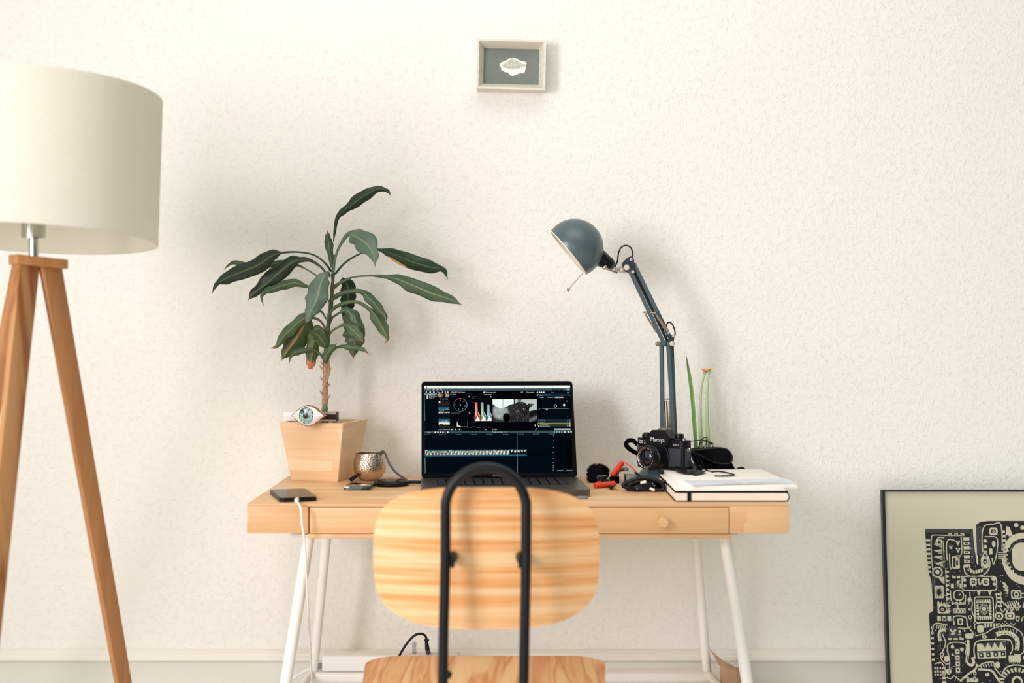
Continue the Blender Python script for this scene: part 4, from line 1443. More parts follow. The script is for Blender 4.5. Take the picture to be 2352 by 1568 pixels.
# shade: a deep dome cut by its rim plane
scn = Lp(1319.5, 569, -.05)
rs = 67 * (dl - .05) / F
axd = Vector((.77, .0, .64)).normalized()     # from the opening towards the crown
capz = -18 * (dl - .05) / F
prof = []
a0 = math.asin(capz / rs)
NS = 24
for i in range(NS + 1):
    a = a0 + (PI / 2 - a0) * i / NS
    prof.append((rs * math.cos(a) if i < NS else 0, rs * math.sin(a)))
inner = [(max(0, r * (1 - .0012 / rs)), z - .0006) for r, z in prof[::-1]]
DM = mat4(scn, *frame_from(axd))
b = MB(); b.lathe(prof, 64, DM); shade_o = b.build('shade', 'teal', dlamp, sharp=70)
b = MB(); b.recalc = False
b.lathe([(r * .985, z) for r, z in prof], 64, DM); b.build('shade_lining', 'cream', shade_o, sharp=70)
b = MB(); rr_ = prof[0][0]
b.tube([DM @ Vector((rr_ * .995 * math.cos(2 * PI * i / 64), rr_ * .995 * math.sin(2 * PI * i / 64), prof[0][1])) for i in range(64)], .0012, 8, True)
b.build('rim', 'cream', shade_o)
b = MB()
s0, s1, s2, s3 = Lp(1372, 588, -.045), Lp(1388, 599, -.035), Lp(1398, 605, -.026), Lp(1405, 609, -.02)
b.cyl(s0, s1, .0185, .0165, 28); b.cyl(s1, s2, .0150, .0145, 28, 0); b.build('socket', 'black', dlamp)
b = MB(); b.cyl(s2, s3, .0138, .0115, 28); b.build('socket_cap', 'teal', dlamp)
b = MB(); b.tube([Lp(1389, 614, -.055), Lp(1401, 620, -.045), Lp(1417, 626, -.02)], .0022, 10); b.ball(Lp(1389, 614, -.057), .0052); b.build('lever', 'steel', dlamp)
b = MB(); b.tube([Lp(1339, 627, -.06), Lp(1307, 663, -.085)], .0007, 8); hd = b.build('handle_rod', 'steel', dlamp)
b = MB(); b.ball(Lp(1305.5, 664.5, -.086), .0037); b.build('handle_knob', 'steel', hd)
b = MB()
b.tube(cr([Lp(1404, 612, -.02), Lp(1412, 612, -.016), Lp(1418, 600, -.012), Lp(1420.5, 582, -.01), Lp(1427, 568, -.008), Lp(1438, 563.5, -.006), Lp(1449, 569, -.006), Lp(1453.5, 583, -.006), Lp(1451, 594, -.006), Lp(1452, 610, -.004), Lp(1490, 690, 0)], 8), .0016, 10)
b.build('cable', 'rubber', dlamp)
b = MB()
b.tube(cr([Lp(1522, 757, .004), Lp(1530, 748, 0), Lp(1533, 742, -.002), Lp(1538, 739.5, -.004), Lp(1545, 746, -.004), Lp(1550, 760, -.002), Lp(1550, 770, .002), Lp(1546, 790, .006), Lp(1550, 900, .012), Lp(1553, 1030, .014)], 8), .0016, 10)
b.build('cable', 'rubber', dlamp)

# ================================================================== FILM CAMERA
cO = Vector((.3243, 3.0335 - CAM_D, DZ + .0315))
filmcam = thing('film_camera', 'old black film camera with white lettering resting on the base of the desk lamp', 'camera', cO, R(-46))
bw_, bd_ = .132, .033
b = MB()
b.prism(rrect(bw_, bd_, .012, 6), 0, .0065); b.prism(rrect(bw_ - .001, bd_ - .001, .0115, 6), .0065, .046); b.prism(rrect(bw_, bd_, .012, 6), .046, .0625)
b.prism([(-.006, -.009), (.006, -.009), (.006, .003), (-.006, .003)], .006, .046, Matrix.Translation((-.030, -bd_ / 2, 0)))
b.build('body', 'black', filmcam, local=True, sharp=30)
for x0, x1 in ((-bw_ / 2 + .006, -.026), (.026, bw_ / 2 - .006)):
    b = MB(); b.box(((x0 + x1) / 2, -bd_ / 2, .0262), (abs(x1 - x0), .0025, .0385), .0008); b.build('leatherette', 'leather', filmcam, local=True)
b = MB(); b.box((bw_ / 2 - .0005, 0, .0262), (.0022, bd_ * .55, .0385), .0008); b.build('leatherette', 'leather', filmcam, local=True)
# prism housing
b = MB()
y0 = -bd_ / 2 - .004
fr_ = [(-.030, y0, .050), (.030, y0, .050), (.030, y0, .0665), (.019, y0 + .001, .0815), (-.019, y0 + .001, .0815), (-.030, y0, .0665)]
bk_ = [(-.024, .014, .050), (.024, .014, .050), (.024, .014, .0665), (.014, .011, .0815), (-.014, .011, .0815), (-.024, .014, .0665)]
b.add([Vector(v) for v in fr_ + bk_], [tuple(range(6))[::-1], tuple(range(6, 12))] + [(i, (i + 1) % 6, 6 + (i + 1) % 6, 6 + i) for i in range(6)], 0, False)
bmesh.ops.recalc_face_normals(b.bm, faces=b.bm.faces)
bmesh.ops.bevel(b.bm, geom=list(b.bm.edges), offset=.0009, segments=2, affect='EDGES')
pz = b.build('prism_housing', 'black', filmcam, local=True)
b = MB(); b.box((0, .001, .0825), (.020, .019, .002), .0005); b.box((-.009, .001, .0842), (.002, .019, .0016), .0004); b.box((.009, .001, .0842), (.002, .019, .0016), .0004); b.build('hot_shoe', 'steel', filmcam, local=True)
FRONT = Matrix.Rotation(R(90), 4, 'X')
b = MB(); b.text('Mamiya', .0128, Matrix.Translation((0, y0 - .0012, .0616)) @ FRONT); b.build('lettering', 'letter', pz, local=True)
b = MB(); b.text('ZE-2', .0098, Matrix.Translation((-.0465, -bd_ / 2 - .0006, .0545)) @ FRONT); b.build('lettering', 'letter', filmcam, local=True)
b = MB(); b.text('QUARTZ', .0038, Matrix.Translation((.046, -bd_ / 2 - .0006, .053)) @ FRONT); b.build('lettering', 'letter', filmcam, local=True)
b = MB(); b.cyl((-.048, 0, .0625), (-.048, 0, .0705), .0105, .0105, 28, 0, .001); b.cyl((-.048, 0, .0705), (-.048, 0, .0735), .0075, .007, 24); b.build('rewind_knob', 'black', filmcam, local=True)
b = MB(); b.cyl((.041, .001, .0625), (.041, .001, .0665), .0145, .014, 28, 0, .0008); b.cyl((.041, .001, .0665), (.041, .001, .0755), .0098, .0092, 28, 0, .001); b.build('shutter_dial', 'black', filmcam, local=True)
b = MB(); b.cyl((.058, -.004, .0625), (.058, -.004, .0675), .0042, seg=18); b.build('shutter_button', 'chrome', filmcam, local=True)
b = MB(); b.cyl((.041, .001, .0755), (.041, .001, .0775), .0040, .0036, 18); b.build('dial_cap', 'steel', filmcam, local=True)
# lens
LZ = .0268
LENS = Matrix.Translation((.001, -bd_ / 2, LZ)) @ Matrix.Rotation(R(90), 4, 'X')     # +z of this frame points to the front
b = MB()
b.lathe([(0, -.002), (.0285, -.002), (.0285, .004), (.0265, .0045), (.0265, .010), (.0262, .0105), (.0262, .017), (.0255, .0172), (.0255, .0185), (.0268, .0188), (.0268, .0315), (.0255, .032), (.0255, .034), (.0248, .0345), (.0248, .0455), (.0240, .0465), (.0228, .0465), (.0225, .0440), (.0198, .0425), (.0165, .0395), (0, .0395)], 72, LENS)
ln_ = b.build('lens', 'black', filmcam, local=True, sharp=25)
b = MB()
for i in range(48):
    a = 2 * PI * i / 48
    b.box((.0268 * math.cos(a), .0268 * math.sin(a), .0252), (.0011, .0016, .0105), 0, 1, 0, LENS)
b.build('focus_grip', 'rubber', ln_, local=True)
b = MB(); b.lathe([(.0166, .0397), (.0166, .0400), (.013, .0425), (.008, .0442), (0, .0450)], 48, LENS); b.build('front_glass', 'glassblue', ln_, local=True, sharp=80)
b = MB(); b.lathe([(.0213, .0439), (.0219, .0444), (.0225, .0446)], 64, LENS); b.build('silver_ring', 'steel', ln_, local=True)
b = MB()
txt = 'AUTO MAMIYA-SEKOR E 50mm 1:1.7 '
for i, ch in enumerate(txt):
    if ch == ' ':
        continue
    a = R(205 - i * 10.6)
    mlet = LENS @ Matrix.Rotation(a, 4, 'Z') @ Matrix.Translation((.0192, 0, .0432)) @ Matrix.Rotation(R(-90), 4, 'Z')
    b.text(ch, .0036, mlet)
b.build('lettering', 'letter', ln_, local=True)
b = MB(); b.box((.0190, -.018, .0140), (.0015, .0006, .003), 0, 1, 0, LENS); b.build('red_mark', 'red', ln_, local=True)
# lugs and strap
for sx in (-1, 1):
    b = MB(); x = sx * (bw_ / 2 + .003)
    b.tube([(x + .0035 * math.cos(2 * PI * i / 16), -.004, .044 + .0035 * math.sin(2 * PI * i / 16)) for i in range(16)], .0009, 8, True); b.build('strap_ring', 'steel', filmcam, local=True)
b = MB()
b.tube(cr([P(1463, 1020, 3.07), P(1455, 1012, 3.06), P(1443, 1012, 3.05), P(1438, 1020, 3.05), P(1443, 1028, 3.055), P(1452, 1035, 3.065), P(1466, 1042, 3.09), P(1480, 1046, 3.10)], 8), .004, 12, flat=(.0050, .0011), up=(.4, -.8, .2)); b.build('strap', 'blackmatte', filmcam)
b = MB()
b.tube(cr([P(1574, 1030, 2.985), P(1577, 1042, 2.987), P(1583, 1056, 2.99), P(1592, 1070, 2.99), P(1603, 1079, 2.985)], 8), .004, 12, flat=(.0055, .0011), up=(.6, -.5, .3)); b.build('strap', 'black', filmcam)
# ================================================================== NOTEBOOK, PAPER PAD
NB0, NB1 = P(1551, 1151, 2.71), P(1812, 1151, 2.71)
nw = NB1.x - NB0.x
nl = 0.292
nbc = Vector(((NB0.x + NB1.x) / 2, 2.71 - CAM_D + nl / 2, DZ))
nbk = thing('notebook', 'thick black-covered notebook with an elastic band lying under the white paper pad', 'notebook', nbc)
b = MB(); b.prism(rrect(nw, nl, .006, 5), 0.0002, .0018, Matrix.Translation(nbc)); b.prism(rrect(nw, nl, .006, 5), .0168, .0184, Matrix.Translation(nbc))
spx = [(nw / 2 - .006, .0002)] + [(nw / 2 - .006 + .0072 * math.sin(R(180 * i / 10)), .0093 - .0091 * math.cos(R(180 * i / 10))) for i in range(1, 10)] + [(nw / 2 - .006, .0184)]
spi = [(x - .0014 if 0 < i < 10 else x, min(max(z, .0018), .0168)) for i, (x, z) in enumerate(spx)][::-1]
pl = spx + spi
n = len(pl)
vv = [nbc + Vector((x, y, z)) for y in (-nl / 2, nl / 2) for x, z in pl]
b.add(vv, [(i, (i + 1) % n, n + (i + 1) % n, n + i) for i in range(n)], 0, True)
for k_ in range(len(spx) - 1):
    for off in (0, n):
        b.add([vv[off + k_], vv[off + k_ + 1], vv[off + n - 2 - k_], vv[off + n - 1 - k_]], [(0, 1, 2, 3)], 0, False)
b.build('cover', 'blackmatte', nbk)
b = MB()
pgp = [(-nw / 2 + .0015, .0019), (nw / 2 - .006, .0019)] + [(nw / 2 - .006 + .0056 * math.sin(R(18 * i)), .0093 - .0073 * math.cos(R(18 * i))) for i in range(1, 10)] + [(nw / 2 - .006, .0167), (-nw / 2 + .0015, .0167)]
b.prism(pgp, -nl / 2 + .0012, nl / 2 - .0012, Matrix.Translation(nbc) @ Matrix(((1, 0, 0, 0), (0, 0, 1, 0), (0, 1, 0, 0), (0, 0, 0, 1)))); b.build('pages', 'pages', nbk)
b = MB(); ex = P(1583, 1140, 2.71).x
b.box((ex, 2.71 - CAM_D + nl / 2, DZ + .0190), (.0072, nl, .0012)); b.box((ex, 2.71 - CAM_D - .0004, DZ + .0095), (.0072, .0012, .0195)); b.build('elastic_band', 'black', nbk)

pad_c = Vector((.4345, 2.869 - CAM_D, DZ + .0201))
pad = thing('paper_pad', 'thick pad of white paper lying askew on top of the black notebook', 'paper pad', pad_c, R(3.6))
pw, pl_ = .2085, .298
b = MB(); b.box((0, .0005, .0062), (pw, pl_, .0082), .0008); b.build('sheets', 'paper', pad, local=True)
b = MB(); b.box(Vector(((NB0.x + NB1.x) / 2 - .0025, 2.71 - CAM_D + nl / 2 - .001, DZ + .0213)), (nw - .006, nl - .004, .0022), .0004); b.build('lower_sheets', 'paper', pad)
b = MB()
# top sheet slipping over the front edge, its right corner sticking out
v0 = []
for j in range(9):
    for i in range(9):
        u, w = i / 8, j / 8
        x = -pw / 2 + .004 + u * (pw + .001)
        y = -pl_ / 2 - .006 + w * .09 + u * .022
        z = .0109 + .0014 * math.sin(u * 3) * (1 - w) - .0006 * (1 - w)
        v0.append(Vector((x, y, z)))
fs = [(j * 9 + i, j * 9 + i + 1, (j + 1) * 9 + i + 1, (j + 1) * 9 + i) for j in range(8) for i in range(8)]
b.add(v0, fs)
b.add([p - Vector((0, 0, .0003)) for p in v0], [f[::-1] for f in fs])
b.build('loose_sheet', 'bluepaper', pad, local=True)
b = MB()
random.seed(5)
for k in range(26):
    x = .012 + .0030 * k; y = -pl_ / 2 + .0235 + .0006 * k
    b.box((x, y, .01265), (.0020, .004 + .002 * random.random(), .0002))
for k in range(10):
    b.box((-.035 + .004 * k, -pl_ / 2 + .022, .01245), (.0026, .0035 + .002 * random.random(), .0002))
b.build('print', 'greyprint', pad, local=True)
PT = DZ + .0201 + .0104
# black strap band and looped clip lying on the pad
b = MB()
pp = [PZ(1612, 1081, PT + .001), PZ(1585, 1076.5, PT + .001), PZ(1562, 1075.5, PT + .001), PZ(1552.5, 1078.5, PT + .001), PZ(1556, 1084.5, PT + .001), PZ(1574, 1089, PT + .001), PZ(1598, 1090, PT + .001)]
b.tube(cr([p + Vector((0, 0, .0050)) for p in pp], 8), .004, 12, flat=(.0012, .0052), up=(0, 0, 1))
sp0 = thing('strap_band', 'curved black strap band lying on the white paper pad', 'strap', PZ(1585, 1084, PT))
b.build('band', 'black', sp0)
b = MB()
for (xa, ya, xb, yb) in ((1590, 1087, 1618, 1083), (1594, 1089.5, 1621, 1086.5), (1600, 1084, 1622, 1081)):
    b2 = MB(); a_, c_ = PZ(xa, ya, PT + .003), PZ(xb, yb, PT + .002)
    b2.tube([a_, a_.lerp(c_, .6), c_], [.0026, .0022, .0006], 10); b2.build('webbing_end', 'black', sp0)
b.bm.free()
lp = thing('looped_clip', 'thin black wire loop clip on the right half of the white paper pad', 'clip', PZ(1660, 1086, PT))
b = MB()
lps = [PZ(1636, 1083, PT + .002), PZ(1650, 1082, PT + .002), PZ(1672, 1085.5, PT + .002), PZ(1687, 1090, PT + .002), PZ(1676, 1092.5, PT + .002), PZ(1656, 1093, PT + .002), PZ(1642, 1092.5, PT + .0015)]
b.tube(cr(lps, 8), .0014, 8); b.build('loop', 'black', lp)
b = MB(); b.tube(cr([PZ(1621, 1079, PT + .0015), PZ(1632, 1081.5, PT + .0015), PZ(1637, 1083.5, PT + .0015)], 6), .0012, 8); b.build('stem', 'black', lp)
b = MB(); lc = [PZ(x, y, PT + .0013) for x, y in ((1657, 1090), (1668, 1089), (1684, 1090.5), (1674, 1092), (1658, 1092))]
b.add(lc + [p - Vector((0, 0, .0008)) for p in lc], [(0, 1, 2, 3, 4), (9, 8, 7, 6, 5)] + [(i, (i + 1) % 5, 5 + (i + 1) % 5, 5 + i) for i in range(5)], 0, False); b.build('reflection_patch', plain('pale_green_reflection', (196, 214, 206), .3), lp)  # pale green patch painted as a reflection inside the loop

# ================================================================== BLACK POUCH
pch = thing('pouch', 'soft black pouch with a rounded flap behind the white paper pad', 'pouch', P(1635, 1105, 3.075) * 1.0)
dpo = 3.055
def pouch_pts(lst, d): return [P(x, y, d) for x, y in lst]
prof_p = [(1615, 1111), (1602, 1075), (1592, 1050), (1588, 1037), (1600, 1032), (1655, 1029.5), (1670, 1033), (1679, 1044), (1681, 1060), (1690, 1080), (1695, 1111)]
prof_p = [(p.x, p.y) for p in cr([(x, y, 0) for x, y in prof_p], 5)]
b = MB()
layers = [(0.006, .93), (0.0, .985), (.010, 1.0), (.036, 1.0), (.046, .985), (.052, .93)]
vv = []
cxp, cyp = 1636, 1085
for off, s in layers:
    for x, y in prof_p:
        q = P(cxp + (x - cxp) * s, cyp + (y - cyp) * (s if y < 1085 else 1), dpo)
        q.y += off
        vv.append(q)
n = len(prof_p)
ff = []
for L_i in range(len(layers) - 1):
    for i in range(n):
        ff.append((L_i * n + i, L_i * n + (i + 1) % n, (L_i + 1) * n + (i + 1) % n, (L_i + 1) * n + i))
ff.append(tuple(range(n))[::-1]); ff.append(tuple(range((len(layers) - 1) * n, len(layers) * n)))
b.add(vv, ff)
for v in b.bm.verts:
    v.co.z = max(v.co.z, DZ + .0005)
b.build('bag', 'blackmatte', pch, sharp=60)
flap = [(1588, 1036), (1620, 1031), (1656, 1028.8), (1672, 1033), (1681, 1045), (1682, 1056), (1676, 1063), (1662, 1065), (1644, 1062), (1624, 1054), (1606, 1044)]
flap = [(p.x, p.y) for p in cr([(x, y, 0) for x, y in flap], 5, True)]
b = MB()
fa = [P(x, y, dpo - .004) for x, y in flap]; fb = [P(x, y, dpo + .003) for x, y in flap]
n = len(flap)
b.add(fa + fb, [tuple(range(n))[::-1], tuple(range(n, 2 * n))] + [(i, (i + 1) % n, n + (i + 1) % n, n + i) for i in range(n)])
fl = b.build('flap', 'blackmatte', pch)
b = MB(); b.tube([p + Vector((0, -.0004, 0)) for p in fa], .0014, 8, True); b.build('piping', plain('dark_grey_piping', (24, 24, 29), .5), fl)
for i, (x0, y0, x1, y1) in enumerate(((1596, 1044, 1612, 1078), (1602, 1043, 1619, 1079))):
    b = MB(); b.tube(cr([P(x0, y0, dpo - .008), P((x0 + x1) / 2 + 1, (y0 + y1) / 2 - 2, dpo - .012), P(x1, y1, dpo - .014)], 6), .003, 10, flat=(.0024, .0008)); b.build('strap', 'rubber', pch)
b = MB(); b.tube(cr([P(1690, 1082, dpo + .01), P(1696, 1075.5, dpo + .01), P(1704, 1074, dpo + .012), P(1710, 1078, dpo + .014), P(1712, 1088, dpo + .015), P(1706, 1100, dpo + .015)], 8), .0024, 10); b.build('loop_handle', 'rubber', pch)

# ================================================================== THIN WIRE, FLOWERS
b = MB()
wd = 3.135
wp = [(1582, 1016), (1592, 1012), (1606, 1010.5), (1622, 1011), (1633, 1017), (1638, 1030), (1634, 1050), (1606, 1044), (1603, 1030), (1612, 1016), (1626, 1015), (1637, 1024), (1636, 1044), (1620, 1048), (1606, 1036), (1606, 1022), (1613, 1008), (1621, 1004), (1624, 1010), (1621, 1020), (1612, 1034), (1616, 1050), (1627, 1040), (1628, 1022), (1632, 1016), (1639, 1020), (1640, 1030), (1634, 1060), (1632, 1098)]
rnd = random.Random(2)
b.tube(cr([P(x, y, wd + .006 * math.sin(i * 2.1)) for i, (x, y) in enumerate(wp)], 8), .00095, 8)
tag(b.build('thin_wire', 'rubber'), 'tangle of thin black wire behind the black pouch', 'wire')
fd = 3.155
def stalk(pts, rad, m, name, parent, flat=None):
    b = MB(); cv = cr(pts, 8)
    k = len(cv); n0 = len(rad)
    rs_ = []
    for i in range(k):
        t = i / (k - 1) * (n0 - 1); j = min(int(t), n0 - 2); rs_.append(rad[j] * (1 - t + j) + rad[j + 1] * (t - j))
    b.tube(cv, rs_, 14)
    return b.build(name, m, parent)
M['stalk'] = plain('pale_green_stalk', (168, 192, 138), .5, var=.10, scale=22)
M['blade'] = plain('green_leaf_blade', (142, 178, 104), .45, var=.14, scale=22)
def zfix(p):
    p.z = DZ + .0005; return p
fl0 = thing('leaf_blade', 'single tall pointed green leaf blade standing left of the two small flowers', 'leaf', zfix(P(1600, 1090, fd)))
b = MB()
bl = cr([zfix(P(1601, 1090, fd)), P(1599, 1040, fd), P(1596, 990, fd), P(1591.5, 930, fd), P(1585.5, 875, fd), P(1580, 842, fd), P(1576.5, 818, fd)], 8)
wl = [4.6, 4.6, 4.6, 4.6, 4.2, 2.9, .3]
vv = []; k = len(bl)
for i, p in enumerate(bl):
    t = i / (k - 1) * 6; j = min(int(t), 5); w = (wl[j] * (1 - t + j) + wl[j + 1] * (t - j)) * fd / F
    vv += [p + Vector((-w, -.002, 0)), p + Vector((0, 0.0015, 0)), p + Vector((w, -.002, 0)), p + Vector((0, .003, 0))]
b.add(vv, [(4 * i + q, 4 * i + (q + 1) % 4, 4 * i + 4 + (q + 1) % 4, 4 * i + 4 + q) for i in range(k - 1) for q in range(4)])
b.build('blade', 'blade', fl0)
def flower(name, label, root, pts, rad, head, tilt, m):
    t = thing(name, label, 'flower', root, 0, 'two small flowers')
    stalk(pts, rad, 'stalk', 'stalk', t)
    z = Vector((math.sin(tilt), -.12, math.cos(tilt))).normalized()
    FM = mat4(head, *frame_from(z, (0, 1, 0)))
    b = MB(); b.lathe([(0, -.007), (.0022, -.006), (.0042, -.001), (.0045, .0005), (0, .001)], 18, FM); b.build('calyx', 'stalk', t)
    for i in range(9):
        a = 2 * PI * i / 9
        q = MB()
        L, W = .0108, .0034
        pts_ = [(0.003, 0), (L * .45, W), (L * .85, W * .8), (L, 0), (L * .85, -W * .8), (L * .45, -W)]
        zz = [.0006, .0016, .0026, .003, .0026, .0016]
        RM = FM @ Matrix.Rotation(a, 4, 'Z')
        v_ = [Vector((x, y, z_)) for (x, y), z_ in zip(pts_, zz)]
        q.add(v_ + [p + Vector((0, 0, .0007)) for p in v_], [(0, 1, 2, 3, 4, 5)[::-1], (6, 7, 8, 9, 10, 11)] + [(j, (j + 1) % 6, 6 + (j + 1) % 6, 6 + j) for j in range(6)], 0, True, RM)
        q.build('petal', m, t)
    b = MB(); b.lathe([(.0032, .0006), (.0026, .0026), (0, .0032)], 16, FM); b.build('flower_centre', plain('flower_centre_' + name, (206, 120, 40), .8), t)
OR = plain('orange_petal', (238, 104, 40), .5, var=.08); YE = plain('yellow_petal', (234, 188, 84), .5, var=.08)
flower('flower', 'small flower with orange petals on a curved green stalk', zfix(P(1612, 1090, fd)),
       [zfix(P(1613, 1090, fd)), P(1611, 1040, fd), P(1609, 985, fd), P(1608.5, 930, fd), P(1612, 885, fd), P(1619.5, 857, fd)], [.0050, .0050, .0046, .0030, .0021, .0021], P(1619.5, 853.5, fd), R(18), OR)
flower('flower', 'small flower with yellow petals on a straight green stalk', zfix(P(1627, 1090, fd - .012)),
       [zfix(P(1628, 1090, fd - .012)), P(1626.5, 1020, fd - .012), P(1624.5, 960, fd - .012), P(1624.5, 900, fd - .012), P(1628.5, 853, fd - .012)], [.0056, .0052, .0038, .0024, .0021], P(1629, 849.5, fd - .012), R(-4), YE)

# ================================================================== MICROPHONE, RED CABLES, BLACK BUNDLE
mw = P(1374, 1108, 3.05); mw.z = DZ
mic = thing('microphone', 'small microphone in a furry black windscreen beside the laptop', 'microphone', mw)
b = MB()
b.lathe(smooth_prof([(0, 0), (.0185, 0), (.0205, .005), (.0212, .020), (.019, .029), (.011, .035), (0, .0365)], 4), 36, Matrix.Translation(mw))
wsn = b.build('windscreen', 'blackmatte', mic)
random.seed(9)
b = MB()
for k in range(900):
    a = random.random() * 2 * PI; h = .002 + .0345 * random.random() ** .8
    rr_ = .0212 if h < .022 else .0212 * math.sqrt(max(0, 1 - ((h - .022) / .0145) ** 2))
    p = mw + Vector((rr_ * math.cos(a), rr_ * math.sin(a), min(h, .0363)))
    o_ = Vector((math.cos(a) * rr_ / .0212, math.sin(a) * rr_ / .0212, (.1 if h < .022 else (h - .016) / .018) + .1 * random.random())).normalized()
    o_ = (o_ + Vector((random.uniform(-.3, .3), random.uniform(-.3, .3), random.uniform(-.2, .3)))).normalized()
    L = .0035 + .0035 * random.random()
    s_ = o_.cross(Vector((0, 1, .1))).normalized() * .0007
    b.add([p - s_, p + s_, p + o_ * L, p + Vector((0, .0008, 0))], [(0, 1, 2), (1, 3, 2), (3, 0, 2)])
f_ = b.build('fur', 'blackmatte', wsn); f_['kind'] = 'stuff'
b = MB(); b.text('VideoMicro', .0042, Matrix.Translation(mw + Vector((.0085, -.0235, .0155))) @ FRONT); b.build('lettering', 'letter', mic)
b = MB(); b.box(mw + Vector((.007, -.0145, .0085)), (.024, .018, .0165), .002); b.build('body', 'black', mic)
mbx = PZ(1404, 1110, DZ)
rb = thing('adapter_box', 'small shiny black box with a white mark lying right of the furry microphone', 'box', mbx + Vector((.002, .012, 0)), R(-4))
b = MB(); b.box((0, 0, .0072), (.032, .024, .0142), .0008); b.build('body', 'screenblack', rb, local=True)
b = MB(); b.text('0', .0045, Matrix.Translation((-.005, -.0125, .007)) @ FRONT); b.build('mark', 'letter', rb, local=True)

def coil(p0, p1, R_, r_, turns, name, parent, m='red'):
    q = MB(); p0, p1 = Vector(p0), Vector(p1)
    x, y, z = frame_from(p1 - p0); L = (p1 - p0).length; n = turns * 14
    q.tube([p0 + x * (R_ * math.cos(2 * PI * i / 14)) + y * (R_ * math.sin(2 * PI * i / 14)) + z * (L * i / n) for i in range(n + 1)], r_, 7)
    return q.build(name, m, parent)
rc = thing('coiled_cable', 'red coiled audio cable standing up beside the furry microphone with its straight end', 'cable', PZ(1404, 1110, DZ) + Vector((0, .01, 0)))
cA, cB = P(1407, 1092, 3.035), P(1428.5, 1062.5, 3.055)
coil(cA, cB, .0050, .00125, 15, 'coil', rc)
b = MB()
b.tube(cr([cB + Vector((-.003, 0, .003)), P(1432, 1061, 3.052), P(1445, 1068, 3.045), P(1455, 1077, 3.035), P(1460, 1085, 3.025)], 8), .0012, 8); b.build('cord', 'red', rc)
b = MB(); b.tube([P(1459, 1084, 3.026), P(1466, 1091, 3.015), P(1474, 1096, 3.005)], [.0022, .0035, .0032], 12); b.build('sleeve', 'rubber', rc)
b = MB(); b.tube([P(1403, 1091, 3.01), P(1398, 1097, 3.005), P(1394, 1103, 3.0)], [.0016, .0017, .0018], 12); b.build('plug_tip', 'gold', rc)
b = MB(); pe = P(1386, 1109, 2.995); pe.z = DZ + .0032; b.tube([P(1395, 1101.5, 3.001), P(1391, 1105, 2.998), pe], [.0030, .0034, .0030], 12); b.build('plug_body', 'rubber', rc)
rc2 = thing('coiled_cable', 'short red coiled audio cable lying flat in front of the furry microphone', 'cable', PZ(1390, 1120, DZ))
zc = DZ + .0062
cA, cB = PZ(1371, 1114.5, zc), PZ(1411, 1110.5, zc)
coil(cA, cB, .0048, .00135, 17, 'coil', rc2)
b = MB(); b.tube([cA.lerp(cB, -.05), cA.lerp(cB, .5), cB], .0038, 14); b.build('coil_core', 'red', rc2)
b = MB()
x, y, z = frame_from(cA - cB)
b.tube([cA.lerp(cB, -.07) + x * (.0040 * math.cos(2 * PI * i / 20)) + y * (.0040 * math.sin(2 * PI * i / 20)) for i in range(20)], .0019, 10, True); b.build('end_ring', 'red', rc2)
b = MB(); b.tube(cr([PZ(1368, 1112, zc + .003), PZ(1372, 1107, zc + .004), PZ(1380, 1105, zc + .002)], 6), .0012, 8); b.build('cord', 'red', rc2)
b = MB(); pb0, pb1 = PZ(1399, 1117, DZ + .0045), PZ(1407, 1120.5, DZ + .004); b.tube([pb0, pb0.lerp(pb1, .5), pb1], [.0032, .0042, .0034], 12); b.build('plug_body', 'rubber', rc2)
b = MB(); b.tube([pb1, PZ(1416, 1123.5, DZ + .0035), PZ(1420.5, 1125, DZ + .003)], [.0018, .0016, .0010], 10); b.build('plug_tip', 'gold', rc2)
jk0, jk1 = P(1421, 1081, 3.07), P(1436, 1076.5, 3.06)
jk = thing('round_plug', 'brown rod with a round grey end sticking up behind the red coiled cable', 'plug', (jk0.x, jk0.y, DZ))
b = MB(); b.tube([Vector((jk0.x - .006, jk0.y + .01, DZ + .002)), jk0, jk1], [.0030, .0030, .0042], 12); b.build('rod', plain('brown_grey_rod', (120, 92, 84), .5), jk)
b = MB(); b.ball(jk1 + Vector((.001, -.003, 0)), .0046); b.build('round_end', 'greyplastic', jk)
b = MB(); b.tube([jk1 + Vector((.003, -.002, -.002)), jk1 + Vector((.007, -.004, -.0035))], .0016, 8); b.build('pin', 'gold', jk)
gb = PZ(1452, 1108, DZ)
b = MB(); b.box(gb + Vector((.004, .012, .0085)), (.036, .022, .0165), .0012)
gbo = thing('grey_box', 'small blue-grey plastic box half hidden behind the black cable bundle', 'box', gb + Vector((.004, .012, 0)))
b.build('body', 'greyplastic', gbo)
b = MB(); b.box(gb + Vector((-.0142, .012, .0085)), (.0022, .0224, .0168), .0005); b.build('end_cap', 'black', gbo)

# black bundle of cable loops with two white plugs
bc0 = P(1480, 1131, 2.87); bc0.z = DZ
bun = thing('cable_bundle', 'heap of thick black cable loops with two white plugs left of the notebook', 'cable bundle', bc0)
bd0 = 2.875
def B(x, y, dd=0.0):
    p = P(x, y, bd0 + dd); p.z = max(p.z, DZ + .0036); return p
loops = [
 ([(1431, 1114), (1440, 1108), (1456, 1101), (1474, 1097), (1494, 1098), (1510, 1103), (1522, 1112), (1525, 1121), (1516, 1128), (1490, 1131), (1466, 1131), (1450, 1123), (1438, 1119)], .0042, (0.012, -.006)),
 ([(1436, 1113), (1458, 1104), (1480, 1100), (1504, 1104), (1519, 1113), (1520, 1122), (1500, 1129), (1472, 1130), (1452, 1120)], .0036, (.024, .004)),
 ([(1444, 1116), (1462, 1107), (1486, 1104), (1508, 1110), (1516, 1120), (1496, 1127), (1466, 1128)], .0036, (-.006, .010)),
]
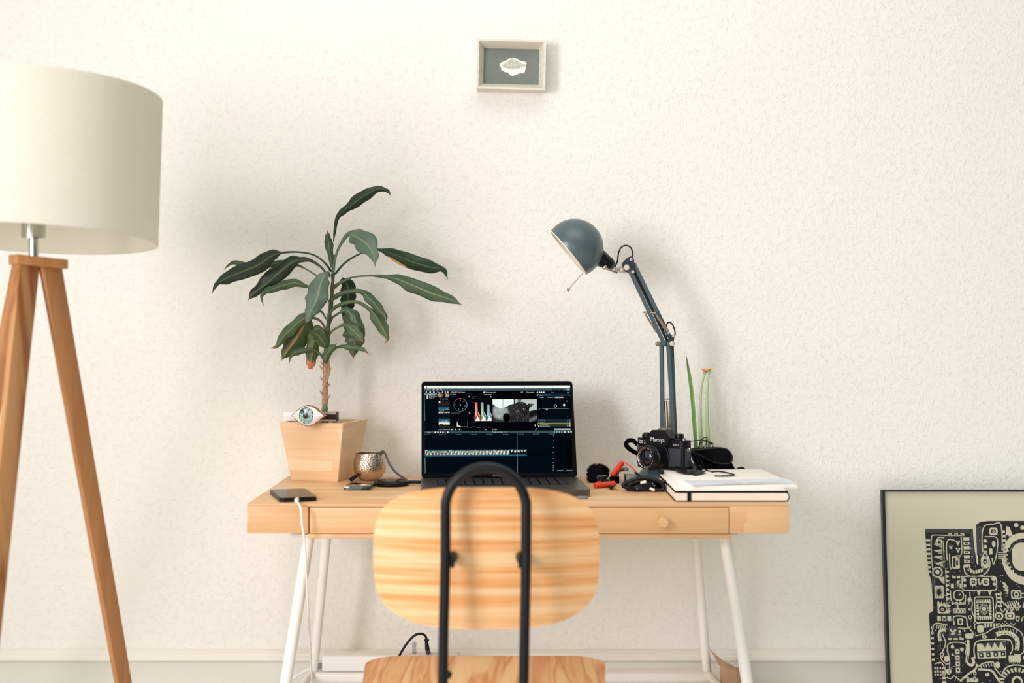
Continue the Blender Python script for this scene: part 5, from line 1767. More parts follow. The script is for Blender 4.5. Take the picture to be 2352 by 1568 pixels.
for lo, r_, (da, db) in loops:
    b = MB()
    n = len(lo)
    b.tube(cr([B(x, y, da + (db - da) * (.5 - .5 * math.cos(2 * PI * i / n))) for i, (x, y) in enumerate(lo)], 8, True), r_, 12, True); b.build('cable_loop', 'rubber', bun)
b = MB(); b.lathe([(0, 0), (.036, .0), (.037, .006), (.031, .018), (.018, .0245), (0, .026)], 32, Matrix.Translation(bc0 + Vector((.0015, .017, .0006))) @ Matrix.Diagonal((1, .45, 1, 1))); b.build('dark_core', 'black', bun)
for (xa, ya, xb, yb) in ((1471, 1108.5, 1484, 1106), (1492.5, 1121, 1503.5, 1126)):
    b = MB(); b.cyl(B(xa, ya, -.012), B(xb, yb, -.012), .0028, seg=14, bev=.0006); b.build('white_plug', 'whiteplastic', bun)
for x, y in ((1499, 1110.5), (1503, 1115), (1463.5, 1122.5)):
    b = MB(); b.ball(B(x, y, -.011), .0017, 0, 10); b.build('stud', 'greyplastic', bun)
b = MB(); b.box(B(1519, 1106, .0), (.017, .012, .008), .002, 2, 0, None, R(-30)); b.build('buckle', 'black', bun)

# ================================================================== POWER STRIP, PLUG, WHITE CABLE, PAPER BAG
ps = thing('power_strip', 'white power strip resting on the white crossbar under the desk', 'power strip', (-.25, yB - .045, .3242))
dps = 3.165 - .075
psl = (737 - 1176) / F * dps
b = MB(); b.box(((psl - .10) / 2, 0, 0), (1, 1, 1)); b.bm.free()
b = MB(); b.box((psl + .15, yB - .045, .3245 + .0185), (.30, .046, .036), .006, 3); b.build('housing', 'whiteplastic', ps)
b = MB(); b.box((psl - .004, yB - .05, .3345), (.010, .014, .010), .001); b.build('cord_socket', 'greyplastic', ps)
b = MB()
b.tube(cr([(psl - .008, yB - .05, .3345), (psl - .03, yB - .055, .328), (psl - .06, yB - .06, .312), (psl - .085, yB - .065, .285), (psl - .10, yB - .065, .24), (psl - .08, yB - .03, .12), (psl - .05, yB - .02, .006)], 8), .0030, 10); b.build('cord', 'whiteplastic', ps)
pz0 = P(981, 1500, dps); 
bp = thing('power_plug', 'black power plug with its black cable arching over the white power strip', 'plug', (pz0.x, yB - .045, .361))
b = MB()
b.tube([Vector((pz0.x + .001, yB - .045, .3605)), P(981.5, 1490, dps), P(979.5, 1470, dps)], [.0054, .0050, .0036], 16); b.build('plug_body', 'black', bp)
b = MB(); b.cyl(P(980, 1471, dps), P(979.8, 1467.5, dps), .0058, .0052, 18); b.build('collar', 'black', bp)
b = MB(); b.tube(cr([P(980, 1469, dps), P(977, 1460, dps), P(968, 1455, dps), P(952, 1459, dps), P(934, 1478, dps), P(918, 1504, dps), P(900, 1540, dps + .04), P(880, 1620, dps + .04)], 8), .0027, 10); b.build('cord', 'rubber', bp)
cpz = P(949, 1500, dps)
b = MB(); b.box((cpz.x, yB - .045, .3735), (.009, .009, .025), .0015)
tag(b.build('clear_plug', 'clear'), 'small see-through plug standing on the white power strip', 'plug')

bgp = thing('paper_bag', 'crumpled brown paper bag standing under the right side of the desk', 'bag', (.44, -.30, 0))
b = MB()
def bgpt(x, y, d): return P(x, y, d)
tp = [bgpt(1631, 1489, 3.073), bgpt(1640, 1500, 3.055), bgpt(1668, 1522, 3.042), bgpt(1684, 1528, 3.055), bgpt(1702, 1538, 3.086), bgpt(1690, 1534, 3.135), bgpt(1650, 1515, 3.135)]
md = [bgpt(1654, 1528, 3.055), bgpt(1656, 1526, 3.039), bgpt(1672, 1535, 3.033), bgpt(1690, 1540, 3.036), bgpt(1712, 1566, 3.080), bgpt(1706, 1560, 3.142), bgpt(1664, 1545, 3.148)]
bt = [bgpt(1652, 1700, 3.055), bgpt(1656, 1700, 3.036), bgpt(1676, 1700, 3.030), bgpt(1700, 1700, 3.036), bgpt(1738, 1700, 3.080), bgpt(1730, 1700, 3.148), bgpt(1664, 1700, 3.154)]
ft = [Vector((p.x, p.y, 0.001)) for p in bt]
rows_ = [tp, md, bt, ft]
vv = [p for r_ in rows_ for p in r_]
ff = [(j * 7 + i, j * 7 + (i + 1) % 7, (j + 1) * 7 + (i + 1) % 7, (j + 1) * 7 + i) for j in range(3) for i in range(7)] + [tuple(range(21, 28))]
b.add(vv, ff, 0, False)
bmesh.ops.subdivide_edges(b.bm, edges=list(b.bm.edges), cuts=2, use_grid_fill=True)
for v in b.bm.verts:
    if v.co.z > .01:
        v.co += Vector((mnoise.noise(v.co * 40), mnoise.noise(v.co * 40 + Vector((7, 1, 3))), mnoise.noise(v.co * 40 + Vector((2, 9, 5))))) * .003
bo = b.build('bag', 'bag', bgp, sharp=12)
md_ = bo.modifiers.new('thickness', 'SOLIDIFY'); md_.thickness = .0008

# ================================================================== SMALL SHADOW-BOX PICTURE ON THE WALL
fdp = 3.205
TL, TR_, BR, BL_ = P(1096, 88.5, fdp), P(1254, 92.5, fdp), P(1253, 206.5, fdp), P(1095, 202.5, fdp)
pcx_ = (TL + TR_ + BR + BL_) / 4
pic = thing('framed_picture', 'small pale wooden shadow-box frame with a paper fish high on the wall', 'picture', (pcx_.x, -0.001, BL_.z))
fw, fh = (TR_ - TL).length, (TL - BL_).length
fdep = CAM_D - fdp
PM_ = Matrix.Translation((pcx_.x, fdp - CAM_D, pcx_.z)) @ Matrix.Rotation(R(1.3), 4, 'Y') @ Matrix.Rotation(R(90), 4, 'X')
def rectv(w, h, z): return [Vector((-w / 2, -h / 2, z)), Vector((w / 2, -h / 2, z)), Vector((w / 2, h / 2, z)), Vector((-w / 2, h / 2, z))]
b = MB()
rim, bev_ = .0042, .0105
rows_ = [rectv(fw, fh, -fdep + .001), rectv(fw, fh, 0), rectv(fw - 2 * rim, fh - 2 * rim, 0), rectv(fw - 2 * (rim + bev_), fh - 2 * (rim + bev_), -.021), rectv(fw - 2 * (rim + bev_), fh - 2 * (rim + bev_), -fdep + .001)]
vv = [p for r_ in rows_ for p in r_]
ff = [(j * 4 + i, j * 4 + (i + 1) % 4, (j + 1) * 4 + (i + 1) % 4, (j + 1) * 4 + i) for j in range(4) for i in range(4)] + [(16 + i, 16 + (i + 1) % 4, (i + 1) % 4, i) for i in range(4)]
b.add(vv, ff, 0, False, PM_)
M['ash'] = wood('pale_ash_frame', [(0.3, (232, 228, 214)), (0.7, (212, 206, 190))], (3, 60, 60), 1.6, .3, .6, .3)
b.build('frame', 'ash', pic)
iw, ih = fw - 2 * (rim + bev_), fh - 2 * (rim + bev_)
b = MB(); b.box((0, 0, -.0252), (iw, ih, .002), 0, 1, 0, PM_); b.build('backing', plain('grey_green_card', (116, 124, 116), .8, var=.05, scale=120), pic)
b = MB()
for (cx_, cy_, sx, sy) in ((0, ih / 2 - .001, iw, .002),):
    b.box((cx_, cy_, -.0235), (sx, sy, .002), 0, 1, 0, PM_)
b.build('inner_strip', plain('pale_inner_strip', (178, 176, 158), .7), pic)
# the torn paper fish; outline read from the enlarged view of the frame
def fz(x, y): return ((x - 888) / 7.84 / F * fdp, -(y - 690) / 7.84 / F * fdp)
fo_ = [(672, 660), (690, 640), (720, 620), (770, 598), (812, 582), (822, 560), (852, 548), (872, 540), (895, 555), (905, 538), (950, 536), (985, 556), (1020, 578), (1058, 592), (1110, 602), (1135, 605), (1168, 622), (1160, 660), (1150, 720), (1138, 770), (1128, 800), (1104, 818), (1070, 806), (1020, 826), (970, 848), (920, 864), (880, 860), (850, 838), (832, 804), (780, 800), (735, 780), (705, 752), (700, 712), (676, 690)]
b = MB(); b.prism([fz(x, y) for x, y in fo_], -.0240, -.0234, PM_); pf = b.build('paper_fish', 'paper', pic)
fi_ = [(712, 690), (740, 660), (790, 630), (820, 600), (870, 575), (900, 566), (960, 580), (1010, 600), (1060, 622), (1090, 648), (1130, 648), (1160, 640), (1150, 700), (1110, 702), (1060, 715), (1010, 735), (950, 745), (890, 752), (850, 738), (790, 726), (740, 712)]
m_, nt_, bs_ = nodes_of('fish_scale_print')
vo = nt_.nodes.new('ShaderNodeTexVoronoi'); vo.inputs['Scale'].default_value = 620
nt_.links.new(coords(nt_), vo.inputs['Vector'])
nt_.links.new(ramp(nt_, vo.outputs['Distance'], [(0.25, lin((128, 142, 128))), (0.55, lin((206, 208, 194)))]), bs_.inputs['Base Color'])
b = MB(); b.prism([fz(x, y) for x, y in fi_], -.0234, -.0231, PM_); b.build('fish_print', m_, pf)

# ================================================================== LARGE FRAMED PRINT LEANING AT THE RIGHT
tlp = P(2026, 1124, 3.215)
blp = P(2040, 1568, 3.165)
dn = (blp - tlp).normalized()
Hh = -tlp.z / dn.z
dn.x = 0; dn.normalize()
Hh = -tlp.z / dn.z
Ww = .52
prt = thing('framed_print', 'large black-framed print of dark doodle shapes leaning against the wall on the floor', 'picture', (tlp.x + Ww / 2, tlp.y + dn.y * Hh, 0))
up = -dn; rt = Vector((1, 0, 0)); nf = rt.cross(up).normalized()    # towards the viewer
if nf.y > 0: nf = -nf
def prm(u, v, z=0): return tlp + rt * u + dn * v + nf * z
FMx = mat4(tlp, rt, up, rt.cross(up))
fz0 = -.020 if rt.cross(up).y < 0 else .020
b = MB()
bw2 = .0062
for (u0, u1, v0, v1) in ((0, bw2, 0, Hh), (Ww - bw2, Ww, 0, Hh), (bw2, Ww - bw2, 0, bw2 * .7), (bw2, Ww - bw2, Hh - bw2, Hh)):
    b.hexa([prm(u0, v1, 0), prm(u1, v1, 0), prm(u1, v0, 0), prm(u0, v0, 0)], [prm(u0, v1, -.019), prm(u1, v1, -.019), prm(u1, v0, -.019), prm(u0, v0, -.019)], 0, .0006)
b.build('frame', plain('black_frame', (16, 17, 26), .4), prt)
b = MB(); b.hexa([prm(.004, Hh - .004, -.008), prm(Ww - .004, Hh - .004, -.008), prm(Ww - .004, .003, -.008), prm(.004, .003, -.008)], [prm(.004, Hh - .004, -.016), prm(Ww - .004, Hh - .004, -.016), prm(Ww - .004, .003, -.016), prm(.004, .003, -.016)])
sheet = b.build('print_sheet', plain('off_white_print_paper', (230, 226, 212), .8, var=.02, scale=6), prt)
# doodles: dark ink silhouette with light shapes, all flat ink on the sheet
ink = MB()
SC = 3.205 / F / 3.35        # metres per unit of the enlarged view
def V_(x, y, z): return prm((x - 84) * SC, (y - 80) * SC, -.0078 + z * .00006)
def ip(pts, c, z): ink.poly([V_(x, y, z) for x, y in pts], c)
def istroke(pts, w, c, z, closed=False, smooth=True):
    q = [Vector((x, y, 0)) for x, y in pts]
    if smooth and len(q) > 2:
        q = cr(q, 5, closed)
    n = len(q); lft, rgt = [], []
    for i in range(n):
        if closed: t = q[(i + 1) % n] - q[i - 1]
        else: t = q[min(i + 1, n - 1)] - q[max(i - 1, 0)]
        if t.length < 1e-6: t = Vector((1, 0, 0))
        t.normalize(); s_ = Vector((-t.y, t.x, 0)) * w / 2
        lft.append(q[i] + s_); rgt.append(q[i] - s_)
    for i in range(n if closed else n - 1):
        j = (i + 1) % n
        ip([(lft[i].x, lft[i].y), (lft[j].x, lft[j].y), (rgt[j].x, rgt[j].y), (rgt[i].x, rgt[i].y)], c, z)
def idisc(x, y, rx, c, z, ry=None, n=16): ip([(x + rx * math.cos(2 * PI * i / n), y + (ry or rx) * math.sin(2 * PI * i / n)) for i in range(n)], c, z)
def irect(x0, y0, x1, y1, c, z): ip([(x0, y0), (x1, y0), (x1, y1), (x0, y1)], c, z)
def irr(x0, y0, x1, y1, r, c, z): ip([(x + (x0 + x1) / 2, y + (y0 + y1) / 2) for x, y in rrect(x1 - x0, y1 - y0, r, 4)], c, z)
def istrokerr(x0, y0, x1, y1, r, w, c, z):
    p = [(x + (x0 + x1) / 2, y + (y0 + y1) / 2) for x, y in rrect(x1 - x0, y1 - y0, r, 3)]
    istroke(p, w, c, z, True, False)
D, L, G = 0, 1, 2
XR, YB = 1560, 1900
ip([(413, 380), (780, 383), (788, 520), (800, 640), (808, 655), (815, 650), (814, 560), (805, 420), (806, 352), (840, 328), (900, 320), (XR, 318), (XR, YB), (436, YB), (430, 1560), (425, 1200), (420, 1025), (455, 1000), (450, 800), (445, 765), (430, 720), (418, 560)], D, 0)
irect(758, 383, 782, 640, G, 1); irect(806, 360, 850, 580, G, 1); irect(415, 382, 780, 408, G, 1); irect(452, 720, 480, 830, G, 1)
# left column of ticks
for k, y in enumerate(range(460, 720, 34)):
    irect(418, y, 448, y + 17, L, 2)
istroke([(462, 700), (455, 560), (460, 450), (480, 428), (560, 430), (710, 432)], 7, L, 2)
istroke([(492, 505), (498, 470), (520, 446), (560, 448)], 9, L, 2); irr(500, 462, 540, 500, 8, L, 2); irr(508, 472, 530, 492, 5, D, 3)
for k in range(4):
    y = 515 + 48 * k
    ip([(472, y - 18), (540, y - 28), (540, y + 10)], L, 2); idisc(488, y + 6, 8, D, 3); ip([(506, y - 8), (534, y - 14), (534, y + 2)], D, 3); ip([(516, y - 8), (530, y - 11), (530, y - 2)], L, 4)
istroke([(548, 470), (552, 600), (548, 680)], 6, L, 2)
for x in (605, 652, 700): irr(x - 14, 412, x + 14, 436, 6, L, 2); idisc(x, 424, 5, D, 3)
istroke([(575, 620), (572, 520), (585, 470), (605, 460), (640, 470)], 9, L, 2)
idisc(607, 518, 20, G, 2); ip([(596, 506), (618, 530), (612, 536), (592, 514)], L, 3); ip([(618, 506), (594, 532), (600, 536), (622, 512)], L, 3)
for k in range(3):
    y = 470 + 56 * k
    ip([(642, y), (682, y), (662, y + 40)], L, 2); idisc(662, y + 10, 5, D, 3)
istroke([(690, 440), (690, 560), (668, 600), (668, 680)], 7, L, 2)
for k in range(7):
    y = 446 + 34 * k
    ip([(704, y), (752, y + 4 * (k % 2)), (752, y + 22), (706, y + 24)], L, 2)
    if k % 2: irect(716, y + 6, 738, y + 17, G, 3)
irr(612, 590, 664, 684, 8, L, 2); irr(622, 600, 640, 670, 4, D, 3); irr(644, 620, 658, 660, 4, D, 3); istroke([(594, 570), (594, 650), (604, 690)], 8, L, 2)
# eyes of the left column
idisc(497, 710, 42, L, 2); idisc(497, 710, 31, D, 3); idisc(497, 708, 17, L, 4)
ip([(500, 750), (550, 745), (548, 800), (530, 790)], L, 2)
irr(470, 812, 540, 908, 8, L, 2)
for k in range(14):
    a = 2 * PI * k / 14
    istroke([(504 + 16 * math.cos(a), 862 + 22 * math.sin(a)), (504 + 30 * math.cos(a), 862 + 42 * math.sin(a))], 4, D, 3, False, False)
idisc(504, 862, 17, D, 4, 26)
for k in range(9):
    ip([(556, 690 + 34 * k), (590, 707 + 34 * k), (558, 724 + 34 * k)], L, 2)
irr(488, 930, 592, 1022, 10, L, 2); idisc(526, 990, 26, D, 3); idisc(526, 992, 12, L, 4); idisc(526, 992, 5, D, 5)
for k in range(5): ip([(500 + 20 * k, 930), (520 + 20 * k, 930), (510 + 20 * k, 955)], D, 3)
for k in range(4): ip([(592, 944 + 20 * k), (592, 964 + 20 * k), (570, 954 + 20 * k)], D, 3)
irect(484, 1040, 590, 1078, L, 2); irect(512, 1040, 520, 1078, D, 3); irect(552, 1040, 560, 1078, D, 3); ip([(524, 1048), (548, 1070), (542, 1076), (520, 1054)], D, 3); ip([(548, 1048), (522, 1074), (528, 1077), (552, 1054)], D, 3)
# snout curling under the slit
istroke([(700, 660), (715, 720), (770, 745), (850, 728), (895, 680), (900, 620), (870, 560), (850, 590)], 9, L, 2)
istroke([(735, 680), (770, 708), (810, 704), (850, 690)], 26, L, 2)
for k in range(6): istroke([(738 + 22 * k, 662 + (8 if k in (2, 3) else 0)), (748 + 20 * k, 730)], 5, D, 3, False, False)
irr(834, 590, 892, 680, 18, L, 2); idisc(866, 630, 16, D, 3, 20); idisc(868, 632, 7, L, 4)
# upper right block
for (x, y) in ((940, 400),): irr(x - 32, y - 28, x + 32, y + 28, 16, L, 2); irr(x - 18, y - 14, x + 18, y + 14, 8, D, 3); idisc(x, y, 9, L, 4); idisc(x, y, 4, D, 5)
istroke([(852, 560), (850, 440), (872, 360), (940, 345), (1000, 350), (1000, 560), (990, 590)], 8, L, 2)
istroke([(870, 440), (960, 446), (966, 520), (950, 600), (930, 650), (920, 600)], 8, L, 2)
idisc(938, 496, 14, L, 2, 24); irr(900, 530, 926, 575, 6, L, 2)
for k in range(4): irr(860, 460 + 44 * k, 884, 486 + 44 * k, 5, L, 2)
for k in range(8): irr(1004 + 2 * k, 392 + 34 * k, 1028 + 2 * k, 412 + 34 * k, 4, L, 2)
irr(970, 545, 1010, 600, 4, D, 3)
for k in range(4): irect(968, 556 + 16 * k, 1008, 563 + 16 * k, L, 4)
ip([(1040, 360), (1064, 366), (1088, 430), (1050, 440), (1030, 450)], L, 2); idisc(1046, 440, 12, D, 3); idisc(1117, 352, 17, L, 2); idisc(1165, 372, 17, L, 2)
# the ring with a pale centre at the right
istroke([(1320, 480), (1180, 440), (1080, 470), (1030, 560), (1030, 640), (1080, 740), (1180, 780), (1330, 790)], 60, L, 2)
istroke([(1320, 500), (1180, 460), (1090, 490), (1052, 570), (1056, 630), (1100, 700), (1190, 735), (1330, 745)], 12, D, 3)
for k in range(14):
    a = R(100 + 13 * k)
    idisc(1190 + 150 * math.cos(a), 600 - 140 * math.sin(a), 11, D, 4)
irr(1076, 486, 1330, 700, 70, L, 4)
# framed pair of eyes
istrokerr(684, 742, 948, 848, 22, 9, L, 2)
for x in (770, 866): irr(x - 26, 754, x + 26, 812, 14, L, 2); irr(x - 14, 768, x + 14, 798, 7, D, 3); idisc(x, 783, 7, L, 4)
istroke([(812, 756), (814, 800), (826, 800), (838, 770)], 8, L, 2); idisc(704, 770, 12, L, 2); idisc(704, 812, 12, L, 2); idisc(926, 762, 16, L, 2); idisc(930, 800, 12, L, 2)
for k in range(4): ip([(752 + 42 * k, 852), (784 + 42 * k, 852), (768 + 42 * k, 890)], L if k % 2 else G, 2)
for k in range(3): irect(610 + 34 * k, 738, 636 + 34 * k, 758, L, 2); irect(596 + 34 * k, 796, 620 + 34 * k, 832, L if k != 1 else G, 2)
ip([(640, 780), (668, 770), (650, 830)], L, 2)
# big dark eye
istrokerr(616, 848, 690, 922, 30, 9, L, 2); idisc(652, 884, 24, D, 3); idisc(652, 884, 14, G, 3); idisc(664, 880, 7, L, 4)
istroke([(592, 850), (592, 900), (606, 940), (660, 950), (700, 940), (706, 880)], 8, L, 2)
for k in range(4): idisc(606 + 30 * k, 944, 11, L, 2)
istroke([(740, 860), (742, 900), (756, 940), (750, 1000), (770, 1060), (762, 1100)], 8, L, 2); idisc(733, 920, 13, L, 2, 18); idisc(733, 992, 9, L, 2); idisc(735, 1050, 15, L, 2); idisc(735, 1050, 8, D, 3)
irect(606, 985, 704, 1020, L, 2)
for k in range(4): istroke([(612 + 24 * k, 990), (630 + 24 * k, 1016)], 4, D, 3, False, False); istroke([(630 + 24 * k, 990), (612 + 24 * k, 1016)], 4, D, 3, False, False)
irect(636, 956, 648, 985, L, 2)
# sun square
istrokerr(774, 898, 916, 1090, 16, 9, L, 2)
irr(786, 916, 902, 1070, 8, L, 2)
for k in range(8):
    x = 788 + 15 * k
    ip([(x, 906), (x + 9, 906), (x + 6, 946)], D, 3); ip([(x, 1078), (x + 9, 1078), (x + 3, 1036)], D, 3)
for k in range(5): ip([(784, 944 + 22 * k), (784, 956 + 22 * k), (806, 950 + 22 * k)], D, 3); ip([(906, 944 + 22 * k), (906, 956 + 22 * k), (884, 950 + 22 * k)], D, 3)
irr(804, 942, 884, 1040, 6, D, 4)
for k in range(20):
    a = 2 * PI * k / 20
    istroke([(844 + 22 * math.cos(a), 988 + 24 * math.sin(a)), (844 + 38 * math.cos(a), 988 + 46 * math.sin(a))], 4, L, 5, False, False)
idisc(844, 988, 16, L, 5, 18)
# middle right eyes and teeth
irr(1056, 846, 1136, 912, 14, L, 2); irr(1066, 856, 1126, 902, 12, D, 3); irr(1078, 858, 1114, 898, 12, L, 4); idisc(1096, 878, 11, D, 5)
istroke([(1136, 880), (1150, 870), (1400, 866)], 9, L, 2); istroke([(1110, 918), (1140, 900), (1400, 896)], 8, L, 2)
for k in range(5): ip([(988 + 4 * k, 790 + 26 * k), (1010 + 5 * k, 786 + 26 * k), (1040, 830 + 12 * k), (1030, 840 + 12 * k)], L, 2)
istroke([(978, 860), (975, 900), (1000, 950), (1060, 980), (1110, 970), (1110, 935)], 9, L, 2)
for k in range(6): istroke([(1010 + 16 * k, 940 - 4 * k), (1026 + 16 * k, 985 - 5 * k)], 8, L, 2, False, False)
istroke([(940, 870), (945, 930), (930, 990)], 8, L, 2)
for k in range(4): irect(950, 868 + 30 * k, 985, 884 + 30 * k, L, 2)
istroke([(975, 940), (968, 980), (990, 1010), (1010, 985), (1020, 1010), (1040, 970), (1055, 1010), (1080, 960), (1095, 1000), (1130, 960)], 8, L, 2)
idisc(958, 1040, 34, L, 2, 30); idisc(956, 1042, 22, D, 3, 20); idisc(956, 1042, 10, L, 4)
irr(1004, 1014, 1078, 1066, 16, L, 2); irr(1018, 1024, 1064, 1056, 12, D, 3); irr(1028, 1030, 1056, 1050, 8, L, 4)
idisc(1098, 1060, 16, L, 2, 22); idisc(1098, 1060, 8, D, 3, 12)
for k in range(7): istroke([(1100 + 30 * k, 1080), (1104 + 30 * k, 1060), (1114 + 30 * k, 1045)], 8, L, 2)
ip([(1140, 980), (1160, 910), (1180, 980)], L, 2); ip([(1190, 980), (1210, 910), (1230, 980)], L, 2)
# zigzag and long curve
istroke([(940, 1110), (955, 1094), (968, 1112), (984, 1094), (998, 1112), (1014, 1094), (1030, 1112), (1046, 1094), (1062, 1112), (1080, 1096)], 7, L, 2, False, False)
istroke([(770, 1190), (850, 1170), (920, 1130), (1020, 1115), (1080, 1135), (1130, 1180), (1140, 1290), (1110, 1330), (1060, 1330)], 8, L, 2)
for k in range(7): istroke([(950 + 22 * k, 1128 + 2 * k), (955 + 22 * k, 1150 + 3 * k)], 5, L, 2, False, False)
istroke([(930, 1180), (1000, 1165), (1060, 1185), (1090, 1230), (1084, 1300)], 34, L, 2)
for k in range(6): idisc(950 + 24 * k, 1172 + (k > 3) * 14 * (k - 3), 5, D, 3)
for k in range(3): idisc(1085, 1240 + 26 * k, 6, D, 3)
irr(786, 1108, 836, 1166, 18, L, 2); istroke([(768, 1140), (770, 1105), (810, 1094)], 7, L, 2); idisc(840, 1198, 20, L, 2, 12); idisc(840, 1198, 9, D, 3, 6)
irr(690, 1172, 756, 1210, 16, L, 2)
for k in range(5): irect(842 + 22 * k, 1096, 856 + 22 * k, 1130 - 3 * k, L, 2)
# left lower shapes
istroke([(612, 1110), (612, 1046), (700, 1050), (712, 1110), (740, 1150), (760, 1180)], 9, L, 2); irr(638, 1060, 680, 1108, 6, L, 2); irr(648, 1072, 670, 1098, 4, G, 3)
istroke([(440, 1180), (450, 1120), (480, 1096), (560, 1110)], 9, L, 2)
for k in range(5): istroke([(474 + 16 * k, 1140), (482 + 16 * k, 1106)], 6, L, 2, False, False)
istroke([(500, 1230), (494, 1180), (510, 1150), (548, 1150)], 26, L, 2); istroke([(502, 1210), (500, 1180), (514, 1164), (540, 1160)], 7, D, 3)
irr(566, 1118, 636, 1196, 6, G, 2); ip([(582, 1136), (616, 1172), (606, 1182), (574, 1146)], L, 3); ip([(618, 1136), (582, 1178), (592, 1186), (628, 1146)], L, 3)
istroke([(640, 1130), (700, 1134), (740, 1120)], 8, L, 2); idisc(652, 1158, 11, L, 2); idisc(690, 1152, 7, L, 2); irect(640, 1176, 662, 1186, L, 2); irect(648, 1196, 662, 1210, L, 2)
for k in range(3): irect(560 + 44 * k, 1206, 592 + 44 * k, 1220, L, 2)
# jaw with teeth
istroke([(762, 1360), (756, 1290), (776, 1236), (850, 1220), (1000, 1218), (1040, 1230), (1050, 1290), (1030, 1330)], 9, L, 2)
ip([(780, 1250), (1000, 1232), (1000, 1300), (780, 1306)], L, 2)
for k in range(4): ip([(816 + 50 * k, 1246 - 3 * k), (864 + 50 * k, 1242 - 3 * k), (842 + 50 * k, 1282)], G, 3)
ip([(778, 1318), (1000, 1306), (1000, 1356), (784, 1362)], L, 2)
for k in range(4): irr(792 + 56 * k, 1318 - 3 * k, 826 + 56 * k, 1352 - 3 * k, 6, D, 3); idisc(808 + 56 * k, 1335 - 3 * k, 8, L, 4)
irr(1018, 1336, 1112, 1384, 6, L, 2)
for k in range(6): ip([(1020 + 15 * k, 1384), (1032 + 15 * k, 1384), (1026 + 15 * k, 1400)], L, 2)
idisc(1145, 1355, 18, L, 2); idisc(1145, 1355, 9, D, 3)
# tall box with stacked eyes
istroke([(560, 1480), (566, 1380), (560, 1252), (690, 1250), (690, 1330)], 8, L, 2)
irr(606, 1280, 650, 1480, 14, G, 2)
for k in range(4): irr(612, 1290 + 46 * k, 644, 1326 + 46 * k, 7, L, 3); idisc(628, 1308 + 46 * k, 7, D, 4)
idisc(592, 1272, 14, L, 2); idisc(664, 1292, 14, L, 2); idisc(592, 1330, 9, L, 2)
istroke([(712, 1220), (712, 1300), (700, 1380), (730, 1410), (750, 1390), (740, 1350)], 22, L, 2); istroke([(708, 1340), (706, 1376), (728, 1396), (738, 1380)], 7, D, 3)
for k in range(7): irect(432, 1120 + 40 * k, 452, 1136 + 40 * k, L, 2)
irr(478, 1258, 506, 1302, 10, G, 2); istroke([(520, 1180), (540, 1250), (500, 1350), (540, 1400), (572, 1390)], 8, L, 2)
idisc(510, 1330, 17, L, 2); idisc(510, 1330, 8, D, 3); idisc(544, 1362, 20, L, 2, 24)
for k in range(4):
    for j in range(3): irect(448 + 20 * k, 1426 + 24 * j, 460 + 20 * k, 1440 + 24 * j, L, 2)
istroke([(455, 1400), (500, 1390), (530, 1440), (520, 1500)], 8, L, 2)
for k in range(4): irect(504, 1468 + 30 * k, 536, 1484 + 30 * k, L, 2)
idisc(556, 1456, 22, L, 2); istroke([(540, 1500), (570, 1510), (600, 1490), (640, 1520), (700, 1500), (720, 1530)], 8, L, 2)
# bottom right gears
istroke([(780, 1420), (830, 1394), (900, 1388), (910, 1430), (950, 1480)], 9, L, 2)
for k in range(6): istroke([(800 + 20 * k, 1410 - 4 * k), (808 + 20 * k, 1432 - 4 * k)], 8, L, 2, False, False)
idisc(932, 1408, 20, L, 2, 24); idisc(850, 1482, 18, L, 2, 12); idisc(756, 1470, 13, L, 2, 16); idisc(756, 1470, 6, D, 3); idisc(752, 1508, 12, L, 2); idisc(752, 1508, 5, D, 3)
istroke([(780, 1440), (880, 1450), (920, 1500), (960, 1568), (970, 1620)], 16, L, 2)
for k in range(12):
    a = R(20 + 14 * k)
    ip([(1075 + 100 * math.cos(a), 1540 - 80 * math.sin(a)), (1075 + 140 * math.cos(a), 1540 - 112 * math.sin(a)), (1075 + 140 * math.cos(a + .13), 1540 - 112 * math.sin(a + .13)), (1075 + 100 * math.cos(a + .13), 1540 - 80 * math.sin(a + .13))], L, 2)
istroke([(960, 1480), (1000, 1425), (1080, 1408), (1160, 1430), (1240, 1500)], 9, L, 2)
idisc(1076, 1540, 44, L, 3, 52); idisc(1076, 1545, 30, D, 4, 38)
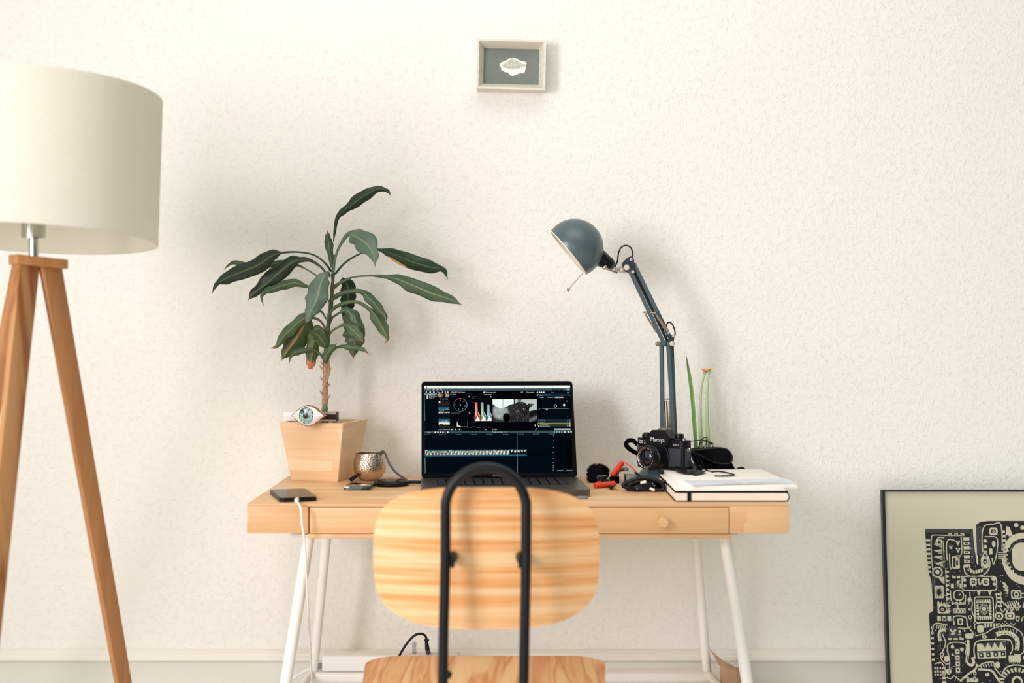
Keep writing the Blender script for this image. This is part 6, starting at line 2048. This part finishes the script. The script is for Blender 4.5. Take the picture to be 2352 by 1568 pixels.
istroke([(640, 1530), (700, 1480), (760, 1440), (775, 1400)], 14, L, 2); irr(690, 1510, 780, 1536, 6, L, 2)
# filler marks on the part outside and below
random.seed(21)
for k in range(150):
    x, y = random.uniform(1190, XR - 30), random.uniform(820, YB - 40)
    if k % 3 == 0: x, y = random.uniform(450, XR - 30), random.uniform(1590, YB - 40)
    t = k % 5
    if t == 0: idisc(x, y, 24, L, 2); idisc(x, y, 15, D, 3); idisc(x, y, 7, L, 4)
    elif t == 1: irr(x - 26, y - 18, x + 26, y + 18, 8, L, 2); irr(x - 14, y - 8, x + 14, y + 8, 4, D, 3)
    elif t == 2: istroke([(x - 40, y), (x - 20, y - 24), (x, y), (x + 20, y - 24), (x + 40, y)], 8, L, 2, False, False)
    elif t == 3: istroke([(x - 40, y + 20), (x - 10, y - 20), (x + 40, y)], 9, L, 2)
    else: ip([(x - 18, y), (x + 18, y), (x, y + 34)], L, 2)
random.seed(4)
for k in range(420):           # fine scratch marks and dots between the shapes
    x, y = random.uniform(440, 1180), random.uniform(440, 1560)
    if random.random() < .5: idisc(x, y, random.uniform(2, 4.5), L, 1.5, None, 8)
    else:
        a = random.random() * PI; l_ = random.uniform(6, 13)
        istroke([(x - l_ * math.cos(a), y - l_ * math.sin(a)), (x + l_ * math.cos(a), y + l_ * math.sin(a))], 2.5, G if k % 3 else L, 1.5, False, False)
ink.recalc = False
M['inkd'] = plain('black_blue_ink', (18, 20, 28), .8, var=.15, scale=90); M['inkl'] = plain('bare_print_paper', (224, 220, 206), .8, var=.04, scale=60); M['inkg'] = plain('grey_ink', (66, 70, 76), .8, var=.3, scale=200)
ink.build('ink_drawing', ['inkd', 'inkl', 'inkg'], sheet)
b = MB(); b.hexa([prm(.005, Hh - .005, -.0040), prm(Ww - .005, Hh - .005, -.0040), prm(Ww - .005, .0035, -.0040), prm(.005, .0035, -.0040)], [prm(.005, Hh - .005, -.006), prm(Ww - .005, Hh - .005, -.006), prm(Ww - .005, .0035, -.006), prm(.005, .0035, -.006)])
b.build('glass', 'glass', prt)
